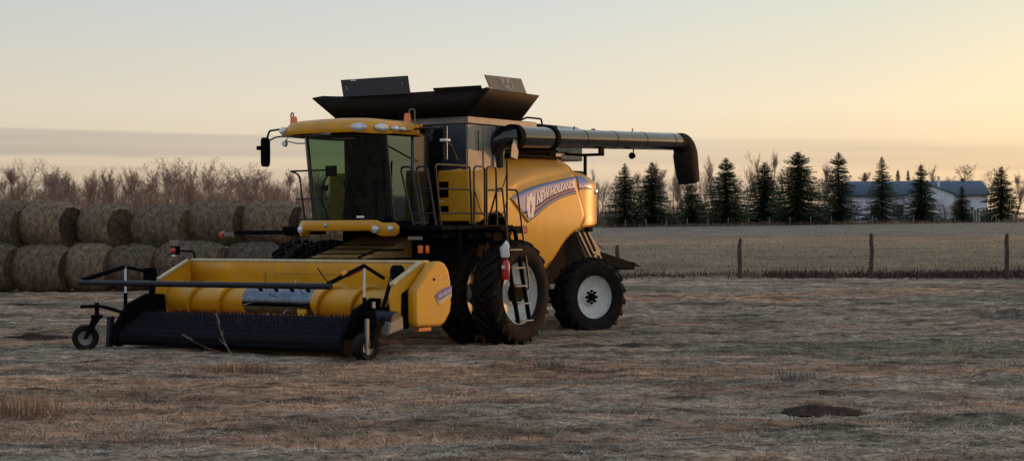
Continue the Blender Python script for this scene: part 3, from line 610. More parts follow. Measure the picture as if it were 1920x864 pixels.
# ---- wheels
def tyre_mesh(Rr, w, r, lugs, lug_h=0.068):
    b = MB(); h = w/2
    prof = [(r-0.02, -h*0.80), (r+0.02, -h*0.90), (r+0.30*(Rr-r), -h*1.04), (r+0.62*(Rr-r), -h*1.06), (Rr-lug_h*1.5, -h*0.98), (Rr-lug_h*1.02, -h*0.86), (Rr-lug_h, -h*0.4), (Rr-lug_h, 0)]
    prof = prof+[(a, -c) for a, c in prof[-2::-1]]
    b.lathe(prof, 72)
    for i in range(lugs):
        for s in (-1, 1):
            t0 = 2*math.pi*(i+(0.5 if s > 0 else 0))/lugs
            secs = []
            for k in range(5):
                u = k/4; x = s*(-0.03+u*(h*1.02+0.03)); th = t0-0.62*u*(w/0.55)*(0.95/Rr)*0.55
                top = Rr*(1-0.004) if u < 0.8 else Rr-0.035*(u-0.8)/0.2; bot = Rr-lug_h-0.03 if u < 0.99 else Rr-lug_h*1.9
                wd = (0.052+0.016*u)/Rr/1.2
                pt = lambda rr, a: (x, rr*math.cos(a), rr*math.sin(a))
                secs.append([pt(bot, th-wd*0.75), pt(top, th-wd*0.5), pt(top, th+wd*0.5), pt(bot, th+wd*0.75)])
            # run down the shoulder
            a = secs[-1]; x = s*h*1.045; th = t0-0.62*(w/0.55)*(0.95/Rr)*0.55; wd = 0.06/Rr/1.2
            pt = lambda rr, aa: (x, rr*math.cos(aa), rr*math.sin(aa))
            secs.append([pt(Rr-lug_h*2.6, th-wd*0.6), pt(Rr-lug_h*1.7, th-wd*0.4), pt(Rr-lug_h*1.7, th+wd*0.4), pt(Rr-lug_h*2.6, th+wd*0.6)])
            b.loft(secs, True, True)
    return b
def rim_mesh(r, w, dish, hub):
    h = w/2; b = MB()
    b.lathe([(r+0.035, h*0.74), (r+0.04, h*0.86), (r+0.015, h*0.88), (r-0.012, h*0.80), (r-0.03, h*0.45), (r-0.06, h*0.42), (r-0.07, dish+0.04), (r-0.12, dish), (hub*1.5, dish-0.02), (hub*1.35, dish+0.015), (hub*1.0, dish+0.02), (0.0, dish+0.02)], 64)
    b.lathe([(r+0.035, -h*0.74), (r+0.04, -h*0.86), (r-0.02, -h*0.8), (r-0.03, h*0.42)], 64)
    return b
def hub_mesh(hub, x0, n=8):
    b = MB(); b.lathe([(hub*0.62, x0), (hub*0.62, x0+0.05), (hub*0.45, x0+0.09), (0.0, x0+0.09)], 24)
    for k in range(n):
        t = 2*math.pi*k/n; b.lathe([(0.026, x0), (0.026, x0+0.05), (0, x0+0.05)], 8, 'x', (0, hub*0.92*math.cos(t), hub*0.92*math.sin(t)))
    return b
def copy_tree(o, parent):
    c = o.copy(); link(c); c.parent = parent
    for chd in list(o.children): copy_tree(chd, c)
    return c
def make_wheel(name, loc, Rr, w, r, lugs, dish, hub, rz=0, spin=0.0):
    e = empty(name, loc, rz, CH); e.rotation_euler = (spin, 0, rz)
    tyre_mesh(Rr, w, r, lugs).build('tyre', 'rubber', e, ang=30)
    rm = rim_mesh(r, w, dish, hub).build('rim', 'rim', e, ang=40)
    hub_mesh(hub, dish+0.018).build('hub', 'black', e)
    return e
W0 = 2.545
fwh = make_wheel('front_wheel', (W0, 0, 0.93), 0.995, 0.52, 0.60, 23, 0.02, 0.16)
for x, rz, sp_ in ((1.74, 0, 0.1), (-1.74, math.pi, 0.05), (-W0, math.pi, 0.2)):
    c = copy_tree(fwh, CH); c.location = (x, 0, 0.93); c.rotation_euler = (sp_, 0, rz)
rwh = make_wheel('rear_wheel', (1.90, 3.87, 0.70), 0.83, 0.50, 0.465, 19, 0.05, 0.135, R(-21))
c = copy_tree(rwh, CH); c.location = (-1.90, 3.87, 0.70); c.rotation_euler = (0.1, 0, math.pi-R(21))
MB().box(1.2, 1.75, 3.7, 4.0, 0.5, 0.9).build('steering_knuckle', 'black', CH, 0.04)
MB().box(-1.75, -1.2, 3.7, 4.0, 0.5, 0.9).build('steering_knuckle', 'black', CH, 0.04)

# ---- cab
def gx(s, z):     # front glass plan curve: s in -1..1
    t = (z-2.28)/1.6; hw = 0.93+0.02*t
    th = s*R(78); y = (-1.50-0.22*t)-0.48*(math.cos(th)-math.cos(R(78)))/(1-math.cos(R(78))); x = hw*math.sin(th)/math.sin(R(78))
    return (x, y, z)
cabf = MB(); cabf.box(-0.97, 0.97, -1.85, -0.4, 2.12, 2.27); cabf.build('cab_floor', 'black', CH, 0.04)
ws = MB().loft([[gx(-1+2*i/32, 2.27+1.62*j/10) for i in range(33)] for j in range(11)]).build('windshield', 'glass', CH)
for s in (-1, 1):
    a0, a1 = gx(s, 2.27), gx(s, 3.89)
    MB().tube([(a0[0]-0.0*s, a0[1]+0.02, a0[2]), (a1[0], a1[1]+0.02, a1[2])], 0.038, 10).build('cab_front_pillar', 'black_gloss', CH)
    yq = -0.88 if s > 0 else -0.52
    MB().add([(a0[0], a0[1]+0.05, 2.27), (s*0.93, yq, 2.27), (s*0.96, yq-0.04, 3.89), (a1[0], a1[1]+0.05, 3.89)], [(0, 1, 2, 3)]).build('door_glass' if s > 0 else 'side_glass', 'glass_door' if s > 0 else 'glass', CH)
    MB().hexa([(s*0.90, yq-0.02, 2.2), (s*0.98, yq-0.02, 2.2), (s*0.98, -0.40, 2.2), (s*0.90, -0.40, 2.2), (s*0.90, yq-0.06, 3.9), (s*0.99, yq-0.06, 3.9), (s*0.99, -0.40, 3.9), (s*0.90, -0.40, 3.9)]).build('cab_rear_pillar', 'black_gloss', CH, 0.03)
    MB().tube([(s*0.955, a0[1]+0.05, 2.28), (s*0.955, -0.9, 2.28)], 0.03, 8).build('cab_sill', 'black_gloss', CH)
MB().box(-0.92, 0.92, -0.46, -0.40, 2.2, 3.9).build('cab_rear_wall', 'black', CH)
MB().box(-0.9, 0.9, -0.40, 0.12, 2.3, 3.8).build('cab_back_duct', 'black', CH, 0.03)
# interior
st = MB(); st.box(-0.28, 0.28, -1.15, -0.65, 2.55, 2.72); st.box(-0.27, 0.27, -0.75, -0.60, 2.7, 3.35); st.box(-0.15, 0.15, -0.74, -0.62, 3.36, 3.55); st.box(-0.2, 0.2, -1.05, -0.7, 2.27, 2.55); st.box(0.32, 0.5, -1.3, -0.7, 2.75, 2.86); st.box(0.34, 0.48, -1.2, -0.8, 2.27, 2.75); st.box(-0.5, -0.34, -1.2, -0.7, 2.75, 2.84)
st.build('operator_seat', 'seat', CH, 0.04)
b = MB(); b.tube([(0.0, -1.75, 2.25), (0.0, -1.62, 2.85), (0, -1.5, 3.02)], 0.05, 10)
b.tube([(0.19*math.cos(t), -1.49+0.10*math.sin(t), 3.04+0.16*math.sin(t)) for t in [2*math.pi*k/24 for k in range(25)]], 0.016, 6, False)
b.build('steering_column', 'black', CH)
b = MB(); b.tube(roundpath([(-0.55, -1.55, 2.3), (-0.58, -1.75, 2.75), (-0.55, -1.62, 3.1), (-0.45, -1.55, 3.2)], 0.2, 6), 0.018, 8); b.box(-0.58, -0.34, -1.60, -1.54, 3.12, 3.32); b.box(-0.62, -0.5, -1.7, -1.6, 2.85, 2.95)
b.build('cab_monitor', 'black', CH, 0.01)
b = MB(); b.box(0.38, 0.62, -1.45, -1.3, 2.85, 3.05); b.box(0.45, 0.5, -1.42, -1.36, 2.27, 2.85); b.build('console_display', 'black', CH, 0.01)
# roof cap
def plan(sc, z, fy=0.0):
    pts = []
    for k in range(64):
        t = 2*math.pi*k/64; c, s_ = math.cos(t), math.sin(t); n_ = 4.2
        x = 1.10*math.copysign(abs(c)**(2/n_), c); y = math.copysign(abs(s_)**(2/n_), s_)
        yy = -1.40+(1.0 if y > 0 else 1.02)*y
        if y < 0: yy -= 0.16*(1-(x/1.1)**2)*abs(y)
        pts.append((x*sc, -1.40+(yy+1.40)*sc+fy, z))
    return pts
rows = [plan(0.93, 3.88), plan(0.985, 3.865), plan(1.0, 3.90), plan(1.0, 3.97), plan(0.975, 4.04), plan(0.93, 4.085), plan(0.84, 4.12), plan(0.6, 4.155), plan(0.25, 4.165)]
rf = MB().loft(rows, True, True).build('cab_roof', 'yellow', CH, ang=50)
rows = [plan(0.985, 3.845), plan(0.94, 3.84), plan(0.94, 3.878), plan(0.985, 3.862)]
MB().loft(rows, True, True).build('roof_seal', 'black', rf)
# corner swoop housings with lamps
def corner(s):
    n = 22; rows = []
    for i in range(n+1):
        u = i/n
        if u < 0.38: x = 0.42+u/0.38*0.55; y = -2.50+0.13*(u/0.38)**2
        else:
            v = (u-0.38)/0.62; x = 0.97+0.15*math.sin(v*math.pi/2)**0.7; y = -2.37+1.25*v
        h = 0.085*math.sin(math.pi*min(1, u*1.02))**0.7
        mid = 3.945; rows.append([(s*x*0.97, y+0.05, mid+h*0.7), (s*x, y, mid+h*0.75), (s*(x+0.025), y-0.02, mid), (s*x, y, mid-h*1.15), (s*x*0.96, y+0.06, mid-h*1.15)])
    return MB().loft(rows).build('lamp_housing', 'yellow', rf, ang=60)
for s in (1, -1):
    hs = corner(s)
    for (x, y, w_, h_, yaw) in ((0.90, -2.415, 0.135, 0.066, 26), (1.115, -2.02, 0.15, 0.062, 78), (1.145, -1.66, 0.10, 0.045, 84), (1.155, -1.44, 0.08, 0.032, 87)):
        vs = []; ca, sa = math.cos(R(yaw)), math.sin(R(yaw))
        for rr, off in ((1.12, 0.0), (1.0, 0.022), (0.6, 0.03), (0.0, 0.028)):
            vs.append([(s*(x+ca*w_*rr*math.cos(t)+sa*off), y+sa*w_*rr*math.cos(t)-ca*off, 3.952+h_*rr*math.sin(t)) for t in [2*math.pi*k/24 for k in range(24)]])
        MB().loft(vs, True).build('roof_lamp', 'lens', rf, ang=60)
# light bar strip under the visor
MB().hexa([(-0.95, -2.40, 3.83), (0.35, -2.56, 3.83), (0.35, -2.50, 3.83), (-0.95, -2.34, 3.83), (-0.95, -2.40, 3.885), (0.35, -2.57, 3.885), (0.35, -2.50, 3.885), (-0.95, -2.34, 3.885)]).build('visor_strip', 'grey', rf, 0.01)
# beacons with guard hoops
for (x, y, z, s) in ((-1.05, -1.95, 4.05, -1), (0.92, -1.0, 4.08, 1)):
    bc = MB().lathe([(0, 0.20), (0.05, 0.195), (0.065, 0.15), (0.07, 0.03), (0.075, 0.0), (0, 0)], 18, 'z', (x, y, z)).build('beacon', 'amber', CH)
    MB().lathe([(0.08, 0.0), (0.08, -0.05), (0, -0.05)], 18, 'z', (x, y, z)).build('beacon_base', 'black', bc)
    d = 0.12*s
    MB().tube(roundpath([(x+d, y+0.06, z-0.04), (x+d, y+0.06, z+0.27), (x+d*0.2, y+0.02, z+0.27), (x+d*0.2, y+0.02, z+0.18)], 0.06, 5), 0.014, 8).build('beacon_guard', 'tan', bc)
# side lamp brackets at roof rear left
b = MB(); b.tube([(1.05, -0.95, 3.98), (1.35, -0.95, 4.02), (1.4, -0.95, 3.9)], 0.018, 8); b.tube([(1.05, -0.75, 3.95), (1.38, -0.85, 4.05)], 0.014, 8); b.box(1.2, 1.32, -1.0, -0.9, 3.88, 3.97); b.build('roof_bracket', 'black', CH)
MB().box(1.14, 1.22, -0.96, -0.93, 3.93, 4.06).build('roof_marker', 'amber', CH, 0.01)
# mirrors
def mirror(s, arm, box, mname, flat):
    b = MB(); b.tube(roundpath(arm[0], 0.06, 4), 0.02, 8); b.tube(roundpath(arm[1], 0.05, 4), 0.016, 8); ao = b.build('mirror_arm', 'rail', CH)
    x, y, z0, z1, w_, d_ = box
    pts = []
    for k in range(20):
        t = 2*math.pi*k/20; c, s_ = math.cos(t), math.sin(t); pts.append((x+w_/2*math.copysign(abs(c)**0.6, c), (z0+z1)/2+(z1-z0)/2*math.copysign(abs(s_)**0.35, s_)))
    m_ = MB().prism(pts, 'y', y-d_/2, y+d_/2).build('mirror', 'black', CH, 0.02)
    MB().prism([((a-x)*0.85+x, (c-(z0+z1)/2)*0.92+(z0+z1)/2) for a, c in pts], 'y', y+d_/2, y+d_/2+0.004).build('mirror_glass', 'chrome', m_)
    return m_
mirror(-1, ([(-1.02, -2.1, 4.02), (-1.62, -2.0, 4.0), (-1.72, -1.98, 3.8)], [(-1.02, -2.1, 3.88), (-1.45, -2.02, 3.87), (-1.72, -1.98, 3.78)]), (-1.76, -1.96, 3.32, 3.88, 0.13, 0.15), 'm', 0)
MB().box(-1.92, -1.80, -2.05, -1.95, 3.64, 3.72).build('mirror_knob', 'black', CH, 0.02)
mirror(1, ([(1.05, -1.0, 3.98), (1.6, -1.1, 3.98), (1.86, -1.25, 3.95)], [(1.45, -0.15, 3.4), (1.7, -0.7, 3.68), (1.86, -1.2, 3.7)]), (1.86, -1.28, 3.38, 3.95, 0.26, 0.10), 'm', 0)
b = MB(); b.tube([(2.0, -1.30, 3.38), (2.0, -1.30, 3.98)], 0.045, 12); b.build('mirror_edge_tube', 'rail', CH)
MB().box(1.93, 2.08, -1.37, -1.24, 3.70, 3.75).build('mirror_clamp', 'white', CH, 0.01)
# small lamp and clamp hanging under the roof on the right side
b = MB(); b.tube([(-0.95, -2.2, 3.85), (-1.0, -2.25, 3.78), (-0.75, -2.2, 3.72), (-0.6, -2.15, 3.72)], 0.012, 6); b.lathe([(0, -0.03), (0.05, -0.03), (0.06, 0.02), (0, 0.05)], 14, 'y', (-0.98, -2.28, 3.72)); b.build('underslung_lamp', 'lens', CH)
# wipers and visor rod
b = MB(); b.tube([(0.15, -2.27, 3.78), (0.62, -2.18, 3.77)], 0.014, 6); b.build('wiper', 'steel', CH)
MB().box(0.55, 0.72, -2.06, -2.05, 2.33, 2.37).build('windshield_sticker', 'white', CH)
# bumper below the cab with lamps
def bcurve(s): th = s*R(80); return (1.16*math.sin(th)/math.sin(R(80))+0.02, -1.62-0.58*(math.cos(th)-math.cos(R(80)))/(1-math.cos(R(80))))
rows = []
for i in range(49):
    s = -1+2*i/48; x, y = bcurve(s); a = abs(s); lowz = 2.095-0.105*min(1, max(0, (a-0.52)/0.16)); topz = 2.29-0.05*min(1, max(0, (a-0.62)/0.08))
    end = 1-0.55*max(0, (a-0.93)/0.07); mz = (lowz+topz)/2; lowz = mz+(lowz-mz)*end; topz = mz+(topz-mz)*end
    k = 1-0.035
    rows.append([(x*0.93, y+0.12, topz), (x, y+0.015, topz), (x*1.005, y-0.005, topz-0.03), (x*1.005, y, lowz+0.03), (x*0.99, y+0.03, lowz), (x*0.92, y+0.14, lowz)])
bp = MB().loft(rows, True, True).build('cab_bumper', 'yellow', CH, ang=50)
for s in (-0.60, 0.60):
    x, y = bcurve(s); MB().lathe([(0.075, 0.02), (0.07, -0.02), (0.05, -0.035), (0, -0.04)], 20, 'y', (x*1.01, y-0.0, 2.12)).build('bumper_lamp', 'lens', bp)
x, y = bcurve(0.83); MB().lathe([(0.06, 0.02), (0.055, -0.02), (0.03, -0.03), (0, -0.03)], 16, 'y', (x*1.0, y-0.01, 2.13)).build('bumper_lamp', 'lens', bp)
x, y = bcurve(-0.05); MB().lathe([(0.045, 0.02), (0.045, -0.01), (0.02, -0.03), (0, -0.03)], 16, 'y', (x, y-0.01, 2.2)).build('bumper_badge', 'steel', bp)

# ---- platform, railings, ladder (left side)
MB().prism([(1.64, -1.95), (2.38, -1.95), (2.38, 0.35), (0.98, 0.35), (0.98, -0.85), (1.64, -1.1)], 'z', 2.10, 2.19).build('platform', 'black', CH, 0.015)
b = MB(); b.box(1.35, 2.3, -1.3, -1.2, 1.55, 2.1); b.box(1.68, 2.25, -1.75, -1.2, 1.95, 2.1); b.box(1.9, 2.3, -1.0, 0.2, 1.95, 2.1); b.build('platform_understructure', 'black', CH, 0.02)
def loop(p0, p1, top0, top1, mids, r=0.02):
    b = MB(); p0, p1, t0, t1 = map(Vector, (p0, p1, top0, top1))
    b.tube(roundpath([p0, t0, t1, p1], 0.09, 5), r, 10)
    for m_ in mids: b.tube([p0*(1-m_)+t0*m_, p1*(1-m_)+t1*m_], r*0.8, 8)
    b.build('handrail', 'rail', CH)
zf, ztp = 2.19, 3.26
loop((1.66, -1.80, zf), (1.84, -1.80, zf), (1.36, -1.80, 3.24), (1.62, -1.80, 3.24), (0.2,))
loop((1.90, -1.80, zf), (2.16, -1.80, zf), (1.72, -1.80, 3.24), (1.96, -1.80, 3.24), (0.2, 0.62))
loop((2.32, -1.88, zf), (2.32, -0.93, zf), (2.32, -2.04, ztp), (2.32, -0.98, ztp), (0.2, 0.6))
loop((2.34, -0.88, zf), (2.34, -0.55, zf), (2.34, -0.88, ztp), (2.34, -0.54, ztp), (0.2,))
loop((2.34, -0.48, zf), (2.34, -0.15, zf), (2.34, -0.48, ztp), (2.34, -0.17, ztp+0.01), (0.2, 0.6))
MB().tube([(2.34, 0.18, 2.05), (2.34, 0.20, 3.42)], 0.022, 10).build('gate_post', 'rail', CH)
def chain(p0, p1, sag, n=14):
    p0, p1 = Vector(p0), Vector(p1); pts = [p0*(1-t)+p1*t-Vector((0, 0, sag*4*t*(1-t))) for t in [i/n for i in range(n+1)]]
    MB().tube(pts, 0.011, 6).build('safety_chain', 'chain', CH)
chain((2.34, -0.15, 2.85), (2.34, 0.19, 3.2), 0.16); chain((2.36, -0.15, 2.35), (2.36, 0.19, 2.75), 0.14); chain((2.36, -0.88, 2.8), (2.36, -0.55, 2.3), 0.06)
# ladder
def lx(z): return 2.68+(2.1-z)*0.19
b = MB()
for yy in (-0.46, -0.08):
    b.hexa([(lx(0.4)-0.03, yy-0.015, 0.40), (lx(0.4)+0.05, yy-0.015, 0.40), (lx(0.4)+0.05, yy+0.015, 0.40), (lx(0.4)-0.03, yy+0.015, 0.40), (lx(2.1)-0.03, yy-0.015, 2.1), (lx(2.1)+0.05, yy-0.015, 2.1), (lx(2.1)+0.05, yy+0.015, 2.1), (lx(2.1)-0.03, yy+0.015, 2.1)])
ld = b.build('ladder', 'black', CH)
for z in (1.74, 1.41, 1.08, 0.76, 0.45):
    MB().box(lx(z)-0.06, lx(z)+0.10, -0.47, -0.07, z-0.02, z+0.006).build('ladder_step', 'grey', ld, 0.005)
MB().box(2.36, 2.66, -0.5, 0.0, 2.06, 2.16).build('ladder_hinge', 'black', CH, 0.01)
MB().box(2.42, 2.46, -0.44, -0.1, 0.9, 2.08).build('ladder_back_plate', 'black', CH)
b = MB(); b.tube(roundpath([(2.40, -0.52, 2.25), (2.62, -0.55, 2.85), (2.66, -0.44, 2.86), (2.80, -0.40, 1.45), (2.86, -0.40, 0.75)], 0.07, 5), 0.018, 10); b.build('ladder_handrail', 'rail', CH)
b = MB(); b.tube(roundpath([(2.55, -0.08, 2.84), (2.66, 0.06, 2.84), (2.84, 0.14, 1.2), (2.88, 0.10, 1.0), (2.80, -0.02, 0.98)], 0.07, 5), 0.018, 10); b.build('ladder_handrail', 'rail', CH)
mk = MB().box(2.36, 2.42, 0.25, 0.75, 2.03, 2.17).build('side_marker_box', 'black', CH, 0.01)
MB().box(2.415, 2.43, 0.55, 0.75, 2.04, 2.16).build('side_marker_lens', 'redlens', mk); MB().box(2.36, 2.44, 0.20, 0.25, 2.0, 2.1).build('side_marker_lens', 'amber', mk)

# ---- front marker lamps
mk = MB().box(1.80, 2.0, -1.88, -1.78, 1.68, 1.84).build('front_marker', 'black', CH, 0.01)
MB().box(1.82, 1.93, -1.90, -1.88, 1.69, 1.83).build('marker_lens', 'amber', mk, 0.01); MB().box(1.985, 2.012, -1.89, -1.80, 1.69, 1.83).build('marker_lens', 'amber', mk, 0.01)
MB().box(1.60, 1.92, -1.90, -1.88, 1.93, 1.99).build('marker_plate', 'tan', CH)
b = MB(); b.box(-3.45, -1.1, -1.05, -0.97, 2.03, 2.11); b.box(-2.05, -2.0, -1.1, -0.9, 2.0, 2.18); wa = b.build('warning_arm', 'black', CH, 0.01)
MB().box(-3.72, -3.45, -1.06, -1.0, 2.0, 2.08).build('arm_plate', 'tan', wa); MB().lathe([(0, -0.04), (0.06, -0.035), (0.07, 0.02), (0, 0.02)], 16, 'y', (-3.80, -1.03, 2.03)).build('arm_reflector', 'redlens', wa)
b = MB(); b.tube(roundpath([(-1.98, -1.0, 3.27), (-1.5, -1.0, 3.27), (-1.0, -1.0, 3.27)], 0.05), 0.018, 8); b.tube(roundpath([(-1.98, -1.0, 3.27), (-1.75, -1.0, 3.2), (-1.6, -1.0, 2.2)], 0.12, 5), 0.02, 8); b.tube([(-1.85, -1.0, 2.72), (-1.0, -1.0, 2.72)], 0.015, 8); b.tube([(-1.75, -1.0, 2.33), (-1.0, -1.0, 2.33)], 0.015, 8)
b.build('right_handrail', 'rail', CH)
MB().box(-1.9, -0.98, -1.35, 0.3, 2.10, 2.19).build('right_platform', 'black', CH, 0.015)

# ---- feeder house
fh = MB().hexa([(-0.72, -2.75, 0.55), (0.72, -2.75, 0.55), (0.66, -0.5, 1.0), (-0.66, -0.5, 1.0), (-0.72, -2.75, 1.38), (0.72, -2.75, 1.38), (0.66, -0.5, 1.98), (-0.66, -0.5, 1.98)]).build('feeder_house', 'yellow_dusty', CH, 0.02)
for k in range(5):
    y = -1.1-0.3*k; z = 1.98+(-0.5-y)*-0.2667
    MB().box(-0.66, 0.66, y-0.012, y+0.012, z+0.002, z+0.02).build('feeder_rib', 'black', fh)
b = MB(); b.tube([(0.82, -2.6, 1.3), (0.82, -1.6, 1.4), (0.82, -0.6, 1.5)], 0.05, 8); b.tube([(0.9, -2.5, 0.9), (0.9, -0.6, 1.1)], 0.06, 8); b.tube([(-0.85, -2.5, 0.9), (-0.85, -0.6, 1.1)], 0.06, 8); b.tube(roundpath([(0.95, -2.5, 1.62), (1.3, -2.45, 1.75), (1.5, -1.9, 1.75)], 0.1), 0.02, 8); b.box(0.95, 1.35, -2.3, -1.4, 1.3, 1.6); b.build('feeder_hydraulics', 'black', CH)
# ---- pickup header: trough
yb = -2.88
tr = MB(); HW = 2.74
tr.loft([[(x, yb-0.03*0, z_) if False else (x, y_, z_) for (y_, z_) in ((yb+0.02, 1.56), (yb-0.06, 1.55), (yb-0.09, 1.36), (yb-0.07, 1.30), (yb-0.06, 0.98), (yb-0.10, 0.70), (yb-0.30, 0.50), (yb-0.62, 0.44), (yb-0.95, 0.52))] for x in (-HW, -1.5, -0.75, 0.75, 1.5, HW)])
tro = tr.build('header_trough', 'yellow', CH, solid=0.03)
MB().box(-HW, HW, yb-0.10, yb+0.10, 1.535, 1.585).build('header_top_beam', 'cream', CH, 0.015)  # cream strip along the top, paler than the yellow trough
MB().box(-HW, HW, yb+0.03, yb+0.16, 0.55, 0.75).build('header_rear_beam', 'yellow', CH, 0.02)
MB().box(-0.68, 0.68, yb-0.06, yb-0.05, 0.56, 0.97).build('feed_opening', 'black', tro)
b = MB(); b.tube([(-0.55, yb-0.10, 1.33), (1.2, yb-0.10, 1.33)], 0.014, 6); b.tube(roundpath([(-0.85, yb-0.11, 1.22), (-0.83, yb-0.11, 1.36), (-0.62, yb-0.11, 1.38), (-0.55, yb-0.11, 1.26)], 0.05), 0.012, 6); b.build('header_hydraulic_pipe', 'yellow_dusty', tro)
MB().add([(-HW, yb-0.085, 1.46), (HW, yb-0.085, 1.46), (HW, yb-0.088, 1.455), (-HW, yb-0.088, 1.455)], [(0, 1, 2, 3)]).build('trough_seam', 'black', tro)
for s in (-1, 1):
    sw = MB(); sw.prism([(yb+0.05, 1.56), (yb-0.18, 1.555), (yb-0.92, 1.22), (yb-1.02, 1.0), (yb-0.95, 0.55), (yb+0.05, 0.5)], 'x', s*HW-0.02, s*HW+0.02)
    swo = sw.build('header_side_wall', 'yellow', CH, 0.01)
    MB().hexa([(s*HW-0.05, yb-0.18, 1.53), (s*HW+0.05, yb-0.18, 1.53), (s*HW+0.05, yb-0.95, 1.185), (s*HW-0.05, yb-0.95, 1.185), (s*HW-0.05, yb-0.18, 1.58), (s*HW+0.05, yb-0.18, 1.58), (s*HW+0.05, yb-0.95, 1.235), (s*HW-0.05, yb-0.95, 1.235)]).build('side_wall_edge', 'cream', swo, 0.01)
    0 and MB().hexa([(s*(HW-0.4), yb-0.04, 1.30), (s*HW, yb-0.04, 1.30), (s*HW, yb-0.5, 1.2), (s*(HW-0.05), yb-0.5, 1.2), (s*(HW-0.4), yb-0.04, 1.55), (s*HW, yb-0.04, 1.55), (s*HW, yb-0.3, 1.48), (s*(HW-0.05), yb-0.3, 1.48)]).build('trough_corner_gusset', 'yellow', swo)
# feed auger
ay, az_ = yb-0.52, 0.86
for s in (-1, 1):
    dr = MB().lathe([(0.0, s*HW*0.985), (0.235, s*HW*0.985), (0.235, s*0.80), (0.0, s*0.80)], 40, 'x', (0, ay, az_)).build('auger_drum_end', 'yellow', CH)
    fl = MB(); rows = []; turns = 2.6; N = 96
    for i in range(N+1):
        u = i/N; th = s*2*math.pi*turns*u+2.0; x = s*(HW*0.98-u*(HW*0.98-0.70))
        rr = 0.33*(1 if u > 0.02 else 0.9)
        rows.append([(x, ay+0.23*math.cos(th), az_+0.23*math.sin(th)), (x+0.006*s, ay+rr*math.cos(th), az_+rr*math.sin(th))])
    fl.loft(rows).build('auger_flight', 'yellow', dr, solid=0.012)
dc = MB().lathe([(0.0, -0.80), (0.232, -0.80), (0.232, 0.80), (0.0, 0.80)], 40, 'x', (0, ay, az_)).build('auger_drum_centre', 'chrome', CH)
for k in range(14):
    x = -0.72+1.44*k/13; th = 0.9+2.4*k; r0, r1 = 0.22, 0.40
    MB().tube([(x, ay+r0*math.cos(th), az_+r0*math.sin(th)), (x, ay+r1*math.cos(th), az_+r1*math.sin(th))], 0.011, 6).build('auger_finger', 'steel', dc)
for k in range(8):
    x = -0.65+1.3*k/7; MB().box(x-0.03, x+0.03, ay-0.05-0.1*(k % 2), ay+0.0-0.1*(k % 2), az_+0.20, az_+0.245).build('finger_guide', 'black', dc)
pdl = MB().box(0.55, 0.75, ay-0.30, ay-0.26, az_-0.30, az_-0.12).build('auger_paddle', 'yellow', dc, 0.01)

# ---- pickup: belt, fingers, end plates (the pickup floats a few degrees out of square)
YAW = R(-4.5)
def pk(x, y, z):
    c, s_ = math.cos(YAW), math.sin(YAW); yy = y+4.2; return (x*c-yy*s_-0.06, x*s_*-1*-1+yy*c-4.2, z)
pe = empty('pickup', (-0.10, -4.2, 0), R(3.6), CH)
def Y(y): return y+4.2
bp0 = [(-3.95, 0.60), (-4.02, 0.65), (-4.14, 0.65), (-4.66, 0.38), (-4.78, 0.28), (-4.78, 0.17), (-4.68, 0.09), (-4.5, 0.09), (-3.82, 0.45)]
MB().prism([(Y(a), z) for a, z in bp0], 'x', -2.50, 2.38).build('pickup_belt', 'belt', pe, ang=40)
b = MB()
import itertools
line = [(-4.04, 0.66), (-4.15, 0.645), (-4.66, 0.385), (-4.79, 0.28), (-4.79, 0.17)]
cum = [0]
for i in range(4): cum.append(cum[-1]+math.dist(line[i], line[i+1]))
nrow = 7; ncol = 60
for r_ in range(nrow):
    s_ = cum[-1]*(r_+0.5)/nrow; k = max(i for i in range(4) if cum[i] <= s_); t = (s_-cum[k])/(cum[k+1]-cum[k])
    y = line[k][0]*(1-t)+line[k+1][0]*t; z = line[k][1]*(1-t)+line[k+1][1]*t
    dy, dz = line[k+1][0]-line[k][0], line[k+1][1]-line[k][1]; ln = math.hypot(dy, dz); nrm = (dz/ln, -dy/ln)
    if nrm[1] < 0 and r_ < nrow-2: nrm = (-nrm[0], -nrm[1])
    if r_ >= nrow-2: nrm = (-1, 0.1)
    for c_ in range(ncol):
        if random.random() < 0.08: continue
        x = -2.46+4.80*(c_+0.5*(r_ % 2))/ncol+random.uniform(-0.012, 0.012); w_ = 0.016; h_ = 0.05+0.035*random.random()
        p = [(x-w_, Y(y)-0.012, z), (x+w_, Y(y)-0.012, z), (x+w_, Y(y)+0.012, z), (x-w_, Y(y)+0.012, z)]
        q = (x+0.01*random.uniform(-1, 1), Y(y)+nrm[0]*h_+0.01, z+nrm[1]*h_)
        b.add(p+[q], [(0, 1, 4), (1, 2, 4), (2, 3, 4), (3, 0, 4)])
fg = b.build('pickup_fingers', 'finger', pe); fg['kind'] = 'stuff'
for x0, x1 in ((-2.60, -2.52), (2.40, 2.48)):
    MB().prism([(Y(-3.55), 0.95), (Y(-4.0), 0.98), (Y(-4.5), 0.80), (Y(-4.82), 0.42), (Y(-4.86), 0.10), (Y(-4.7), 0.05), (Y(-3.7), 0.35), (Y(-3.5), 0.6)], 'x', x0, x1).build('pickup_end_plate', 'black', pe, 0.01)
MB().hexa([(-2.68, Y(-4.92), 0.06), (-2.60, Y(-4.92), 0.06), (-2.60, Y(-4.80), 0.06), (-2.68, Y(-4.80), 0.06), (-2.68, Y(-4.88), 0.60), (-2.60, Y(-4.88), 0.60), (-2.60, Y(-4.76), 0.60), (-2.68, Y(-4.76), 0.60)]).build('pickup_skid', 'tube_dark', pe, 0.01)
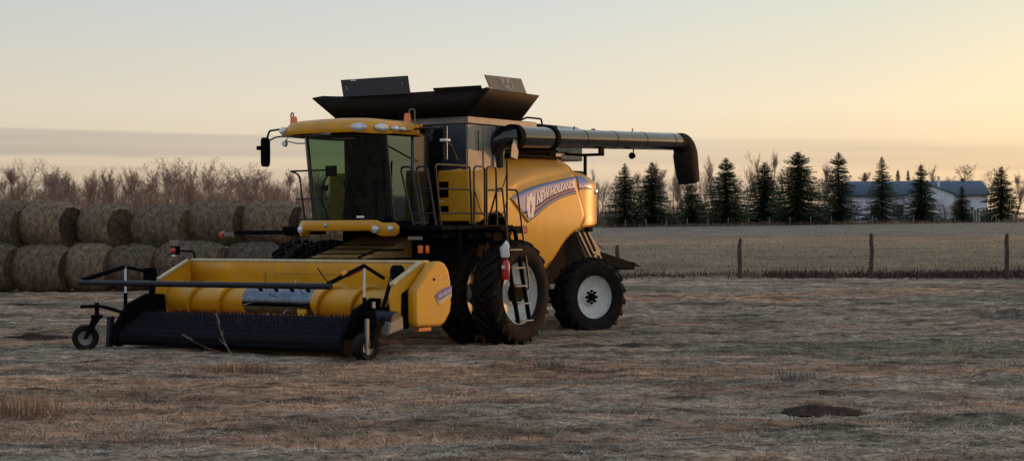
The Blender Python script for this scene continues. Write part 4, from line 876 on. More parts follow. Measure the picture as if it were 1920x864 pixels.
# wind guard bar and arms
wg = MB().tube([(-3.28, Y(-4.95), 1.19), (2.32, Y(-4.95), 1.20)], 0.052, 14).build('wind_guard_bar', 'tube_dark', pe)
b = MB(); b.tube([(-2.62, Y(-3.75), 1.34), (-2.64, Y(-4.45), 1.47)], 0.032, 8); b.tube([(-2.64, Y(-4.45), 1.47), (-3.2, Y(-4.95), 1.24)], 0.04, 8); b.tube([(-2.62, Y(-3.75), 1.36), (-2.58, Y(-3.85), 0.8)], 0.06, 8); b.box(-2.68, -2.54, Y(-3.95), Y(-3.75), 1.22, 1.44); b.build('wind_guard_arm', 'black', pe)
b = MB(); b.tube([(2.50, Y(-3.72), 1.30), (2.48, Y(-4.25), 1.52)], 0.032, 8); b.tube([(2.48, Y(-4.25), 1.52), (2.26, Y(-4.95), 1.24)], 0.038, 8); b.build('wind_guard_arm', 'black', pe)
MB().tube([(2.45, Y(-4.30), 1.47), (2.37, Y(-4.58), 1.37)], 0.036, 10).build('guard_cylinder', 'red', pe); MB().tube([(2.36, Y(-4.60), 1.42), (2.34, Y(-4.70), 1.38)], 0.042, 8).build('guard_clip', 'yellow', pe)
MB().tube([(2.28, Y(-4.93), 1.22), (2.12, Y(-5.05), 1.50)], 0.012, 6).build('guard_tine', 'rail', pe)
for x in (-2.64, 2.50):
    yy = -4.45 if x < 0 else -4.28
    st_ = MB().tube([(x, Y(yy), 1.48), (x, Y(yy), 0.98)], 0.022, 10).build('gas_strut', 'white', pe)
    MB().tube([(x, Y(yy), 1.0), (x, Y(yy), 0.72)], 0.034, 10).build('strut_body', 'black', st_)
# right-hand knuckle and drive cover
b = MB(); b.hexa([(2.55, Y(-3.95), 0.70), (2.68, Y(-3.95), 0.70), (2.68, Y(-3.60), 0.70), (2.55, Y(-3.60), 0.70), (2.58, Y(-3.62), 1.42), (2.70, Y(-3.62), 1.42), (2.70, Y(-3.40), 1.42), (2.58, Y(-3.40), 1.42)]); b.tube([(2.56, Y(-3.52), 1.40), (2.72, Y(-3.52), 1.40)], 0.12, 14); b.box(2.5, 2.74, Y(-3.55), Y(-3.2), 0.6, 1.2)
b.build('pickup_pivot', 'black', pe, 0.02)
MB().tube([(2.60, Y(-3.85), 0.75), (2.62, Y(-3.66), 1.28)], 0.03, 8).build('pivot_cylinder', 'tan', pe)
b = MB(); b.tube([(2.52, Y(-4.05), 0.62), (2.98, Y(-4.05), 0.60)], 0.17, 20); b.box(2.5, 2.8, Y(-4.3), Y(-3.6), 0.42, 0.70); dcv = b.build('drive_motor', 'tube_dark', pe, 0.02)
MB().hexa([(2.80, Y(-4.30), 0.38), (2.98, Y(-4.30), 0.38), (3.0, Y(-3.85), 0.46), (2.82, Y(-3.85), 0.46), (2.80, Y(-4.22), 0.62), (2.98, Y(-4.22), 0.62), (3.0, Y(-3.88), 0.70), (2.82, Y(-3.88), 0.70)]).build('drive_shield', 'tan', dcv, 0.03)
# gauge wheels
def gauge(x, y, s, rz):
    g = empty('gauge_wheel', (x, Y(y), 0.0), rz, pe); R0 = 0.235
    MB().lathe([(0.13, -0.075), (0.15, -0.095), (0.21, -0.105), (R0-0.01, -0.08), (R0, -0.03), (R0, 0.03), (R0-0.01, 0.08), (0.21, 0.105), (0.15, 0.095), (0.13, 0.075)], 36, 'x', (0, 0, R0-0.02)).build('tyre', 'rubber', g)
    MB().lathe([(0.135, -0.08), (0.12, -0.05), (0.05, -0.03), (0, -0.03)], 24, 'x', (0, 0, R0-0.02)).build('rim', 'grey', g)
    MB().lathe([(0.135, 0.08), (0.12, 0.05), (0.05, 0.03), (0, 0.03)], 24, 'x', (0, 0, R0-0.02)).build('rim', 'grey', g)
    b = MB()
    for q in (-1, 1): b.hexa([(q*0.135-0.015, -0.03, 0.20), (q*0.135+0.015, -0.03, 0.20), (q*0.135+0.015, 0.03, 0.20), (q*0.135-0.015, 0.03, 0.20), (q*0.135-0.015, -0.28, 0.58), (q*0.135+0.015, -0.28, 0.58), (q*0.135+0.015, -0.12, 0.58), (q*0.135-0.015, -0.12, 0.58)])
    b.box(-0.15, 0.15, -0.30, -0.10, 0.56, 0.62); b.tube([(0, -0.2, 0.6), (0, -0.2, 0.84)], 0.04, 12); b.build('fork', 'black', g, 0.005)
    MB().tube([(0, -0.2, 0.84), (0, -0.2, 0.94)], 0.028, 10).build('stem', 'steel', g)
    return g
gauge(-3.06, -5.02, -1, R(132)); 
MB().tube(roundpath([(-3.24, Y(-4.94), 0.76), (-2.8, Y(-4.9), 0.78), (-2.58, Y(-4.6), 0.66), (-2.56, Y(-4.4), 0.55)], 0.12, 5), 0.032, 10).build('gauge_wheel_arm', 'black', pe)
gauge(2.78, -4.65, 1, R(172)); MB().tube(roundpath([(2.78, Y(-4.45), 0.76), (2.62, Y(-4.4), 0.72), (2.46, Y(-4.2), 0.66)], 0.08, 4), 0.04, 10).build('gauge_wheel_arm', 'black', pe)
MB().box(2.86, 2.90, Y(-4.78), Y(-4.70), 0.1, 0.68).build('gauge_guard', 'tan', pe, 0.01)
# header end cover with decal
ec = [(-3.42, 0.60), (-3.40, 0.52), (-3.34, 0.485), (-2.72, 0.47), (-2.58, 0.52), (-2.42, 0.70), (-2.39, 0.85), (-2.41, 1.22), (-2.47, 1.42), (-2.58, 1.54), (-2.70, 1.575), (-2.90, 1.56), (-3.38, 1.14), (-3.42, 1.08)]
ec = [(a-0.05, c) for a, c in ec]
eco = MB().prism(ec, 'x', 2.78, 2.96).build('header_end_cover', 'yellow', CH, 0.045, seg=4)
MB().prism([(-3.35, 1.13), (-2.9, 1.52), (-2.9, 1.45), (-3.35, 1.06)], 'x', 2.74, 2.79).build('end_cover_edge', 'black', eco)
MB().prism([(-3.36, 0.7), (-3.36, 1.05), (-3.1, 1.1), (-3.1, 0.7)], 'x', 2.74, 2.785).build('end_cover_gap', 'black', eco)
MB().hexa([(2.50, -3.62, 0.45), (2.775, -3.62, 0.45), (2.775, -3.40, 0.45), (2.50, -3.40, 0.45), (2.52, -3.60, 1.05), (2.775, -3.60, 1.05), (2.775, -3.36, 1.15), (2.52, -3.36, 1.15)]).build('end_drive_housing', 'black', eco, 0.02)
dct = sm([-2.92, -2.8, -2.6, -2.28], [1.00, 1.065, 1.125, 1.165]); dcb = sm([-2.92, -2.8, -2.6, -2.28], [0.965, 0.92, 0.99, 1.04])
MB().loft([[(2.967, y, dcb(y)), (2.967, y, dct(y))] for y in np.linspace(-2.92, -2.45, 14)]).build('decal_band', 'blue2', eco)
MB().loft([[(2.966, y, dcb(y)-0.10*min(1, (y+2.92)/0.1)*(1-0.5*(y+2.92)/0.64)), (2.972, y, dcb(y)-0.002)] for y in np.linspace(-2.92, -2.455, 14)]).build('decal_lip', 'cream', eco)
def ecb(u, v): y = -2.85+0.38*u; a = 0.22+0.5*v; return (2.974, y, dcb(y)+(dct(y)-dcb(y))*a)
put_text('brand_lettering', 'NEW HOLLAND', 1, ecb, eco, 'decalwhite', 0.02)
MB().lathe([(0, 0.012), (0.022, 0.01), (0.025, 0)], 14, 'x', (2.962, -2.95, 1.27)).build('cover_latch', 'black', eco)
MB().box(2.80, 2.90, -3.3, -2.95, 0.40, 0.47).build('cover_foot', 'orange', CH, 0.01)
# header lamp on curved arm, right end
b = MB(); b.tube(roundpath([(-2.72, yb, 1.56), (-2.74, yb, 1.72), (-3.15, yb, 1.74)], 0.1, 5), 0.018, 8); ha = b.build('header_lamp_arm', 'black', CH)
MB().box(-3.30, -3.13, yb-0.06, yb+0.03, 1.66, 1.82).build('header_lamp_box', 'black', ha, 0.01); MB().lathe([(0, -0.03), (0.05, -0.025), (0.06, 0)], 16, 'y', (-3.22, yb-0.06, 1.74)).build('header_lamp_lens', 'redlens', ha)
MB().box(-3.34, -3.10, yb-0.05, yb+0.04, 1.84, 1.94).build('header_lamp_plate', 'tan', ha)
MB().box(-3.26, -3.18, yb-0.066, yb-0.05, 1.62, 1.66).build('header_lamp_mark', 'white', ha)

# ---- loose kit hung on the ladder
fe = empty('fire_extinguisher', (0, 0, 0)); fe.location = CH.matrix_basis @ Vector((2.90, -0.70, 1.20)); fe.rotation_euler = (0, 0, R(-33.81))
tag(fe, 'small red fire extinguisher strapped upright beside the combine ladder', 'fire extinguisher')
MB().lathe([(0, 0), (0.065, 0.0), (0.075, 0.02), (0.075, 0.30), (0.05, 0.36), (0.02, 0.38), (0, 0.38)], 24, 'z').build('cylinder', 'red', fe)
b = MB(); b.tube([(0, 0, 0.37), (0, 0, 0.42)], 0.02, 8); b.tube([(0, 0, 0.42), (0.07, -0.02, 0.43)], 0.012, 6); b.build('valve', 'black', fe)
MB().box(-0.03, 0.03, -0.079, -0.07, 0.2, 0.26).build('label', 'white', fe)
bg_ = MB(); rows = []
for z, w_, d_ in ((0, 0.07, 0.06), (0.03, 0.085, 0.07), (0.14, 0.085, 0.07), (0.19, 0.10, 0.06), (0.22, 0.085, 0.05), (0.25, 0.06, 0.035), (0.27, 0.03, 0.02)):
    rows.append([(w_*math.cos(t)*(1+0.12*math.sin(3*t+z*20)), d_*math.sin(t), z+0.05*math.cos(t)*(z/0.34)) for t in [2*math.pi*k/20 for k in range(20)]])
bo_ = bg_.loft(rows, True, True).build('towel_bag', 'white', None); bo_.location = CH.matrix_basis @ Vector((2.90, -0.72, 1.60)); bo_.rotation_euler = (0, 0, R(-33.81))
tag(bo_, 'crumpled white plastic bag above the red fire extinguisher', 'bag')

# ------------------------------------------------------------------ world placement helper: photo column -> sideways position at a distance
def wx(px, d): return (px-960)/3000.0*d+d*0.0
def wz(px, py, d):      # height of a photo row at a distance (level camera with slight roll)
    yh = 430.4-(px-960)*0.00485; return CAMZ-(py-yh)/3000.0*d

ORD = 'first second third fourth fifth sixth seventh eighth ninth tenth eleventh twelfth thirteenth fourteenth fifteenth sixteenth seventeenth eighteenth nineteenth twentieth twenty-first'.split()
# ---- round hay bales, two stacked rows
M['hay'] = mat('weathered_hay', (0.37, 0.28, 0.20), 0.95, base2=(0.045, 0.034, 0.027), vscale=6, bump=1.0, bscale=40, spec=0.1, lo=0.3, hi=0.72, stretch=(3.0, 1, 1), detail=8)
M['hay_end_shaded'] = mat('shaded_hay_bale_end', (0.17, 0.118, 0.078), 0.95, base2=(0.045, 0.032, 0.024), vscale=9, bump=1.0, bscale=45, spec=0.1, detail=8)  # end faces darkened for the shade of the next bale
for nm in ('hay', 'hay_end_shaded'):
    n_ = M[nm].node_tree; p_ = n_.nodes['Principled BSDF']; sk_ = p_.inputs['Base Color'].links[0].from_socket
    oi = n_.nodes.new('ShaderNodeObjectInfo'); mr_ = n_.nodes.new('ShaderNodeValToRGB'); mr_.color_ramp.elements[0].color = (0.62, 0.60, 0.60, 1); mr_.color_ramp.elements[1].color = (1.45, 1.32, 1.15, 1); n_.links.new(oi.outputs['Random'], mr_.inputs[0])
    mx_ = n_.nodes.new('ShaderNodeMix'); mx_.data_type = 'RGBA'; mx_.blend_type = 'MULTIPLY'; mx_.inputs[0].default_value = 1; n_.links.new(sk_, mx_.inputs[6]); n_.links.new(mr_.outputs[0], mx_.inputs[7]); n_.links.new(mx_.outputs[2], p_.inputs['Base Color'])
def bale_mesh(seed):
    r = np.random.default_rng(seed); n, k = 72, 22; Rb, Lb = 0.80, 1.5
    th = np.linspace(0, 2*np.pi, n, endpoint=False); u = np.linspace(-0.5, 0.5, k); T, U = np.meshgrid(th, u)
    rad = Rb*(1-0.22*np.abs(2*U)**4)+0.035*(fbm(np.cos(T)*3+seed*7, U*5+np.sin(T)*3, 4, seed)-0.5)*2+0.03*(fbm(T*9, U*14, 2, seed+5)-0.5)*2
    rad = rad*(1-0.03*np.exp(-((np.mod(U*8+0.5, 1)-0.5)/0.12)**2))*(1-0.035*np.clip(-np.sin(T), 0, 1)**2)
    x = U*Lb; co = np.stack([x, rad*np.cos(T), rad*np.sin(T)], 2).reshape(-1, 3)
    idx = np.arange(n*k).reshape(k, n); b = MB(); b.v = [tuple(c) for c in co]
    for i in range(k-1):
        for j in range(n): b.f.append((idx[i, j], idx[i, (j+1) % n], idx[i+1, (j+1) % n], idx[i+1, j]))
    # loose straw standing off the roll
    for _ in range(2600):
        i = r.integers(1, k-1); j = r.integers(0, n); p = Vector(co[idx[i, j]]); nr = Vector((0, p.y, p.z)).normalized()
        d = Vector((r.normal(0, 0.6), r.normal(0, 0.4), r.normal(-0.2, 0.4)))+nr*0.55; d.normalize(); ln = r.uniform(0.05, 0.16); sd_ = d.cross(nr).normalized()*0.006
        q = len(b.v); b.v += [tuple(p-sd_), tuple(p+sd_), tuple(p+d*ln)]; b.f.append((q, q+1, q+2))
    ends = []
    for s, row in ((-1, idx[0]), (1, idx[-1])):
        e = MB(); ring = [Vector(co[q]) for q in row]; rows = [[tuple(p) for p in ring]]
        for f in (0.8, 0.6, 0.4, 0.2, 0.04):
            rows.append([(p.x+s*0.03*(1-f)+s*r.uniform(-0.02, 0.02), p.y*f, p.z*f) for p in ring])
        e.loft(rows, True); ends.append(e)
    return b, ends
BZ = []
for s in range(4):
    b, ends = bale_mesh(s); ob = b.build('roll', 'hay', None, ang=180); oe = [e.build('end_face', 'hay_end_shaded', None, ang=180) for e in ends]
    BZ.append((ob.data, oe[0].data, oe[1].data)); bpy.data.objects.remove(ob); [bpy.data.objects.remove(q) for q in oe]
def bale(x, y, z, rz, k, label, ln=1.0, spin=0.0):
    e = empty('hay_bale', (x, y, z), rz); e.rotation_euler = (spin, 0, rz); q_ = random.uniform(0.84, 0.91); e.scale = (ln, q_, q_)
    for nm, me in (('roll', BZ[k % 4][0]), ('end_face', BZ[k % 4][1]), ('end_face', BZ[k % 4][2])):
        o = bpy.data.objects.new(nm, me); o.parent = e; link(o)
    tag(e, label, 'hay bale', 'stacked round hay bales'); return e
DB_ = 45.5
low = [(-60, 32, 'round bale of the bottom row cut by the left picture edge'), (30, 134, 'bottom row round bale, first whole one from the left'), (132, 214, 'narrow bottom row round bale, second whole one from the left'), (210, 300, 'bottom row round bale left of the header lamp arm'), (300, 425, 'bottom row round bale behind the header lamp'), (428, 528, 'bottom row round bale left of the far dual tyre'), (532, 640, 'bottom row round bale hidden behind the combine tyre')]
uppr = [(-56, 45, 'top row round bale cut by the left picture edge'), (45, 146, 'top row round bale, first whole one from the left'), (146, 252, 'top row round bale with an orange sunlit end'), (257, 360, 'top row round bale, third whole one from the left'), (360, 458, 'top row round bale behind the warning arm tip'), (455, 566, 'top row round bale nearest the cab handrail'), (566, 668, 'top row round bale mostly hidden behind the cab glass')]
for i, (a, c, lab) in enumerate(low):
    x = wx((a+c)/2, DB_); w = (c-a)/3000*DB_; y = DB_+random.uniform(-0.2, 0.2)
    bale(x, y, gz1(x, y)+0.65, R(random.uniform(-27, -13)), i, lab, w*1.03/1.5, random.uniform(0, 1)*0.3)
for i, (a, c, lab) in enumerate(uppr):
    x = wx((a+c)/2, DB_+0.75); w = (c-a)/3000*DB_; y = DB_+0.75
    bale(x, y, gz1(x, y)+0.65+1.15+random.uniform(-0.05, 0.05), R(random.uniform(-27, -13) if i != 2 else -38), i+2, lab, w*1.03/1.5*(0.86 if i == 2 else 1), random.uniform(0, 1)*0.3)
for i, (px, lab) in enumerate(((75, 'sunlit orange bale top peeping over the upper row at left'), (8, 'sunlit bale behind the top row at the left picture edge'))):
    y = DB_+2.6; x = wx(px, y); bale(x, y, gz1(x, y)+0.65+1.20, R(-20), i+1, lab, 1.1)

# ---- near fence posts and weeds
def post_mesh(seed, h, r):
    rr = random.Random(seed); b = MB(); pts = [(rr.uniform(-0.01, 0.01)+0.02*k/6*rr.choice((-1, 1))*0.6, rr.uniform(-0.01, 0.01), -0.3+(h+0.3)*k/6) for k in range(7)]
    b.tube(pts, [r*rr.uniform(0.9, 1.1) for _ in range(6)]+[r*0.75], 10); return b
for i, (px, py0, py1, lab) in enumerate(((1158, 446, 505, 'weathered wooden fence post right behind the combine spreader'), (1387, 444, 517, 'weathered wooden fence post in line with the unloading spout'), (1633, 443, 524, 'knotty leaning fence post in front of the house'), (1888, 447, 530, 'weathered wooden fence post nearest the right picture edge'))):
    d = 52.0-0.7*i; x = wx(px, d); h = (py1-py0)/3000*d; z = gz1(x, d)
    o = post_mesh(i+3, h+0.03, 0.07).build('fence_post', 'wood', None); o.location = (x, d, z); o.rotation_euler = (0, R((-0.3, 0.2, 1.0, -0.4)[i]), 0)
    tag(o, lab, 'fence post', 'posts of the near pasture fence')

def blades(n, xyf, lf, wf, tiltf, seed, hang=0.0):
    """triangular blades; xyf -> x,y arrays"""
    r = np.random.default_rng(seed); x, y = xyf(r, n); n = len(x)
    z = gz(x, y); ln = lf(r, n); w = wf(r, n); tl = tiltf(r, n); a = r.uniform(0, 2*np.pi, n)
    dx, dy, dz = np.cos(a)*np.sin(tl), np.sin(a)*np.sin(tl), np.cos(tl)
    px, py = -np.sin(a), np.cos(a); base = np.stack([x, y, z-0.01], 1)
    perp = np.stack([px*w/2, py*w/2, np.zeros(n)], 1); d = np.stack([dx*ln, dy*ln, dz*ln], 1)
    mid = base+d*0.55+np.stack([np.zeros(n), np.zeros(n), ln*0.06], 1)
    v = np.stack([base-perp, base+perp, mid+perp*0.8, mid-perp*0.8, base+d-np.stack([np.zeros(n), np.zeros(n), hang*ln], 1)], 1).reshape(-1, 3)
    i0 = np.arange(n)*5
    f = np.concatenate([np.stack([i0, i0+1, i0+2], 1), np.stack([i0, i0+2, i0+3], 1), np.stack([i0+3, i0+2, i0+4], 1)], 0)
    return np_mesh('blades', v, f)
def grass_mat(name, stops, scale=None):
    m = bpy.data.materials.new(name); m.use_nodes = True; n = m.node_tree; p = n.nodes['Principled BSDF']; p.inputs['Roughness'].default_value = 0.75; p.inputs['Specular IOR Level'].default_value = 0.25
    g = n.nodes.new('ShaderNodeNewGeometry'); c = n.nodes.new('ShaderNodeValToRGB'); e = c.color_ramp.elements
    e[0].position, e[0].color = stops[0][0], (*stops[0][1], 1); e[1].position, e[1].color = stops[-1][0], (*stops[-1][1], 1)
    for q, cc in stops[1:-1]: k = e.new(q); k.color = (*cc, 1)
    n.links.new(g.outputs['Random Per Island'], c.inputs[0])
    if scale is None: n.links.new(c.outputs[0], p.inputs['Base Color']); return m
    # weathered darker and fresher lighter patches, as on the ground below
    mp = n.nodes.new('ShaderNodeMapping'); mp.inputs['Scale'].default_value = (0.55, 1.7, 0.0); mp.inputs['Location'].default_value = (7, 4, 0); n.links.new(g.outputs['Position'], mp.inputs[0])
    a = n.nodes.new('ShaderNodeTexNoise'); a.inputs['Scale'].default_value = 0.75; a.inputs['Detail'].default_value = 5; a.inputs['Roughness'].default_value = 0.65; n.links.new(mp.outputs[0], a.inputs[0])
    r_ = n.nodes.new('ShaderNodeMapRange'); r_.inputs[1].default_value = 0.36; r_.inputs[2].default_value = 0.66; r_.inputs[3].default_value = 0.42; r_.inputs[4].default_value = 1.25; n.links.new(a.outputs[0], r_.inputs[0])
    x = n.nodes.new('ShaderNodeVectorMath'); x.operation = 'SCALE'; n.links.new(c.outputs[0], x.inputs[0]); n.links.new(r_.outputs[0], x.inputs['Scale']); n.links.new(x.outputs[0], p.inputs['Base Color']); return m
M['strawblade'] = grass_mat('dry_straw_blades', ((0.0, (0.14, 0.105, 0.08)), (0.35, (0.38, 0.295, 0.225)), (0.7, (0.57, 0.46, 0.36)), (1.0, (0.75, 0.63, 0.51))), 0.75)
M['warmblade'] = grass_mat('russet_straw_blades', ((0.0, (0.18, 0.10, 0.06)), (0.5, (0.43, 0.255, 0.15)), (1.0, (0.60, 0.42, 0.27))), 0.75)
M['greenblade'] = grass_mat('green_grass_blades', ((0.0, (0.045, 0.058, 0.03)), (0.6, (0.125, 0.14, 0.075)), (1.0, (0.30, 0.28, 0.18))))
M['pasture'] = grass_mat('pasture_blades', ((0.0, (0.07, 0.062, 0.035)), (0.5, (0.17, 0.135, 0.085)), (1.0, (0.33, 0.25, 0.165))))
M['weed'] = grass_mat('dark_frosted_weeds', ((0.0, (0.032, 0.016, 0.013)), (0.7, (0.10, 0.052, 0.040)), (1.0, (0.20, 0.12, 0.085))))
def stuff(name, me, m, label, cat):
    me.materials.clear(); me.materials.append(M[m]); o = link(bpy.data.objects.new(name, me)); tag(o, label, cat, kind='stuff'); return o
def field_xy(y0, y1, maskf, margin=4):
    def f(r, n):
        y = y0*(y1/y0)**r.uniform(0, 1, n)
        x = r.uniform(-1, 1, n)*(0.34*y+margin); k = r.uniform(0, 1, n) < maskf(x, y); return x[k], y[k]
    return f
stuff('dry_straw', blades(820000, field_xy(13, 44, lambda x, y: np.clip((fbm(x*4.2, y*5.0, 3, 21)-0.30)*3.0, 0.15, 1)*(1-0.7*green_mask(x, y))*(1-0.6*warm_mask(x, y))), lambda r, n: r.uniform(0.03, 0.13, n), lambda r, n: r.uniform(0.004, 0.009, n), lambda r, n: np.clip(r.normal(1.42, 0.16, n), 0.4, 1.56), 1), 'strawblade', 'cut dry straw littering the mown field', 'straw')
stuff('russet_straw', blades(240000, field_xy(13, 44, lambda x, y: warm_mask(x, y)*(1-green_mask(x, y))), lambda r, n: r.uniform(0.06, 0.24, n), lambda r, n: r.uniform(0.004, 0.010, n), lambda r, n: np.clip(r.normal(1.36, 0.2, n), 0.3, 1.55), 2), 'warmblade', 'reddish dry hay lying in swaths, low-sun orange painted in at front left', 'straw')
stuff('green_grass', blades(170000, field_xy(14, 60, lambda x, y: green_mask(x, y)), lambda r, n: r.uniform(0.03, 0.09, n), lambda r, n: r.uniform(0.005, 0.011, n), lambda r, n: np.clip(r.normal(1.1, 0.3, n), 0.0, 1.5), 3), 'greenblade', 'short green regrowth in patches on the field', 'grass')
def strip_xy(r, n):
    x = r.uniform(2.5, 40, n); c = 52.0+0.7*np.sin(x*0.35)*0.6-0.05*(x-4)*0.4; y = c+r.normal(0, 0.55, n)
    k = r.uniform(0, 1, n) < np.clip((fbm(x*0.55, y*0.3, 4, 77)-0.28)*4.5, 0.12, 1); return x[k], y[k]
stuff('fence_weeds', blades(60000, strip_xy, lambda r, n: np.minimum(r.gamma(3, 0.047, n), 0.36), lambda r, n: r.uniform(0.012, 0.03, n), lambda r, n: np.abs(r.normal(0, 0.75, n)), 4), 'weed', 'dark frosted weeds along the near fence line', 'weeds')
def far_xy(r, n):
    y = 53*(200/53)**r.uniform(0, 1, n); x = r.uniform(0.02, 0.40, n)*y; k = r.uniform(0, 1, n) < (0.2+0.8*fbm(x*0.08, y*0.11, 4, 91)); return x[k], y[k]
stuff('pasture_grass', blades(60000, far_xy, lambda r, n: r.uniform(0.04, 0.14, n), lambda r, n: r.uniform(0.012, 0.03, n), lambda r, n: np.clip(r.normal(0.9, 0.4, n), 0, 1.5), 6), 'pasture', 'pale dry grass of the pasture beyond the fence', 'grass')

# ---- tufts, stalks and soil heaps in the foreground
def ground_at(px, py):
    """walk the view ray down to the ground"""
    d = fw+r2*((px-960)/3000.0)-u2*((py-432)/3000.0); p = Vector((0, 0, CAMZ)); t = 10.0
    while t < 400:
        q = p+d*t
        if q.z < float(terrain(q.x, q.y)): break
        t += 0.05
    return q
def tuft(px, py, n, h, spread, lean, m, label, seed):
    g = ground_at(px, py); r = np.random.default_rng(seed); x = g.x+r.normal(0, spread, n); y = g.y+r.normal(0, spread*0.7, n)
    me = blades(n, lambda rr, k: (x, y), lambda rr, k: rr.uniform(0.4, 1.0, k)*h, lambda rr, k: rr.uniform(0.004, 0.010, k), lambda rr, k: np.abs(rr.normal(0, lean, k)), seed, 0.1)
    me.materials.append(M[m]); me.vertices.foreach_get; o = link(bpy.data.objects.new('grass_tuft', me))
    # origin at the base
    me.transform(Matrix.Translation((-g.x, -g.y, -g.z))); o.location = g
    tag(o, label, 'grass tuft'); return o
tuft(440, 696, 1100, 0.26, 0.26, 0.95, 'warmblade', 'orange brown hay tuft in front of the pickup belt', 51)
tuft(40, 778, 900, 0.36, 0.24, 0.9, 'warmblade', 'orange dry grass tuft near the left picture edge', 52)
tuft(1500, 722, 900, 0.2, 0.16, 0.9, 'strawblade', 'low straw tuft left above the dark soil heap', 53)
tuft(1030, 690, 800, 0.2, 0.11, 0.8, 'strawblade', 'grey straw tuft on the ground below the front wheel', 54)
def stalk(px0, py0, px1, py1, label, br):
    g = ground_at(px0, py0); d = g.y-0.2; top = Vector((wx(px1, d), d, wz(px1, py1, d))); v = top-g; b = MB()
    side = Vector((-v.z, 0, v.x)).normalized()
    pts = [g*(1-t)+top*t+side*0.04*math.sin(t*3.1) for t in [k/8 for k in range(9)]]; b.tube([p-g for p in pts], [0.006-0.0035*k/8 for k in range(9)], 6)
    for t, s, l in br:
        p = pts[int(t*8)]-g; b.tube([p, p+v.normalized()*l*0.8+side*s*l*0.4], [0.004, 0.002], 5)
    for k in range(14):
        p = pts[8]-g-v.normalized()*0.014*k; q = p+side*random.choice((-1, 1))*0.022+v.normalized()*0.03; b.tube([p, q], [0.004, 0.001], 4)
    o = b.build('dead_grass_stalk', 'strawblade', None); o.location = g; tag(o, label, 'grass stalk')
stalk(436, 668, 405, 588, 'tall pale dead stalk standing upright before the pickup belt', ((0.3, 1, 0.2), (0.6, -1, 0.12)))
stalk(430, 664, 342, 628, 'long dead stalk leaning far left before the pickup belt', ((0.4, 1, 0.15),))
M['soil'] = mat('bare_dark_soil', (0.075, 0.042, 0.030), 0.95, base2=(0.022, 0.013, 0.010), vscale=14, bump=1.0, bscale=25, spec=0.1)
M['hump'] = mat('grassy_soil', (0.24, 0.185, 0.135), 0.95, base2=(0.05, 0.038, 0.03), vscale=6, bump=1.0, bscale=20, spec=0.1)
def heap(px, py, rx, ry, h, label, seed, m='soil'):
    g = ground_at(px, py); n, k = 56, 18; rows = []
    for j in range(k):
        u = j/(k-1); row = []
        for i in range(n):
            t = 2*math.pi*i/n; e = 1+0.6*(float(fbm(np.array([math.cos(t)*2.6+seed]), np.array([math.sin(t)*1.6]), 3, seed)[0])-0.5)*2
            x = rx*u*e*math.cos(t); y = ry*u*e*math.sin(t)
            z = h*(1-u**1.6)*(0.3+1.4*float(fbm(np.array([x*7+seed]), np.array([y*7]), 4, seed)[0]))-0.05*u
            row.append((x, y, z))
        rows.append(row)
    o = MB().loft(rows, True).build('soil_heap', m, None, ang=180); o.location = g; tag(o, label, 'soil heap')
heap(1530, 764, 0.46, 0.36, 0.045, 'low heap of dark bare soil in the right foreground', 3)
heap(1905, 598, 0.75, 0.7, 0.20, 'small grassy dirt hump at the right picture edge', 5, 'hump')
heap(60, 634, 1.3, 0.35, 0.07, 'long flat streak of dark soil left of the pickup wheel', 7)

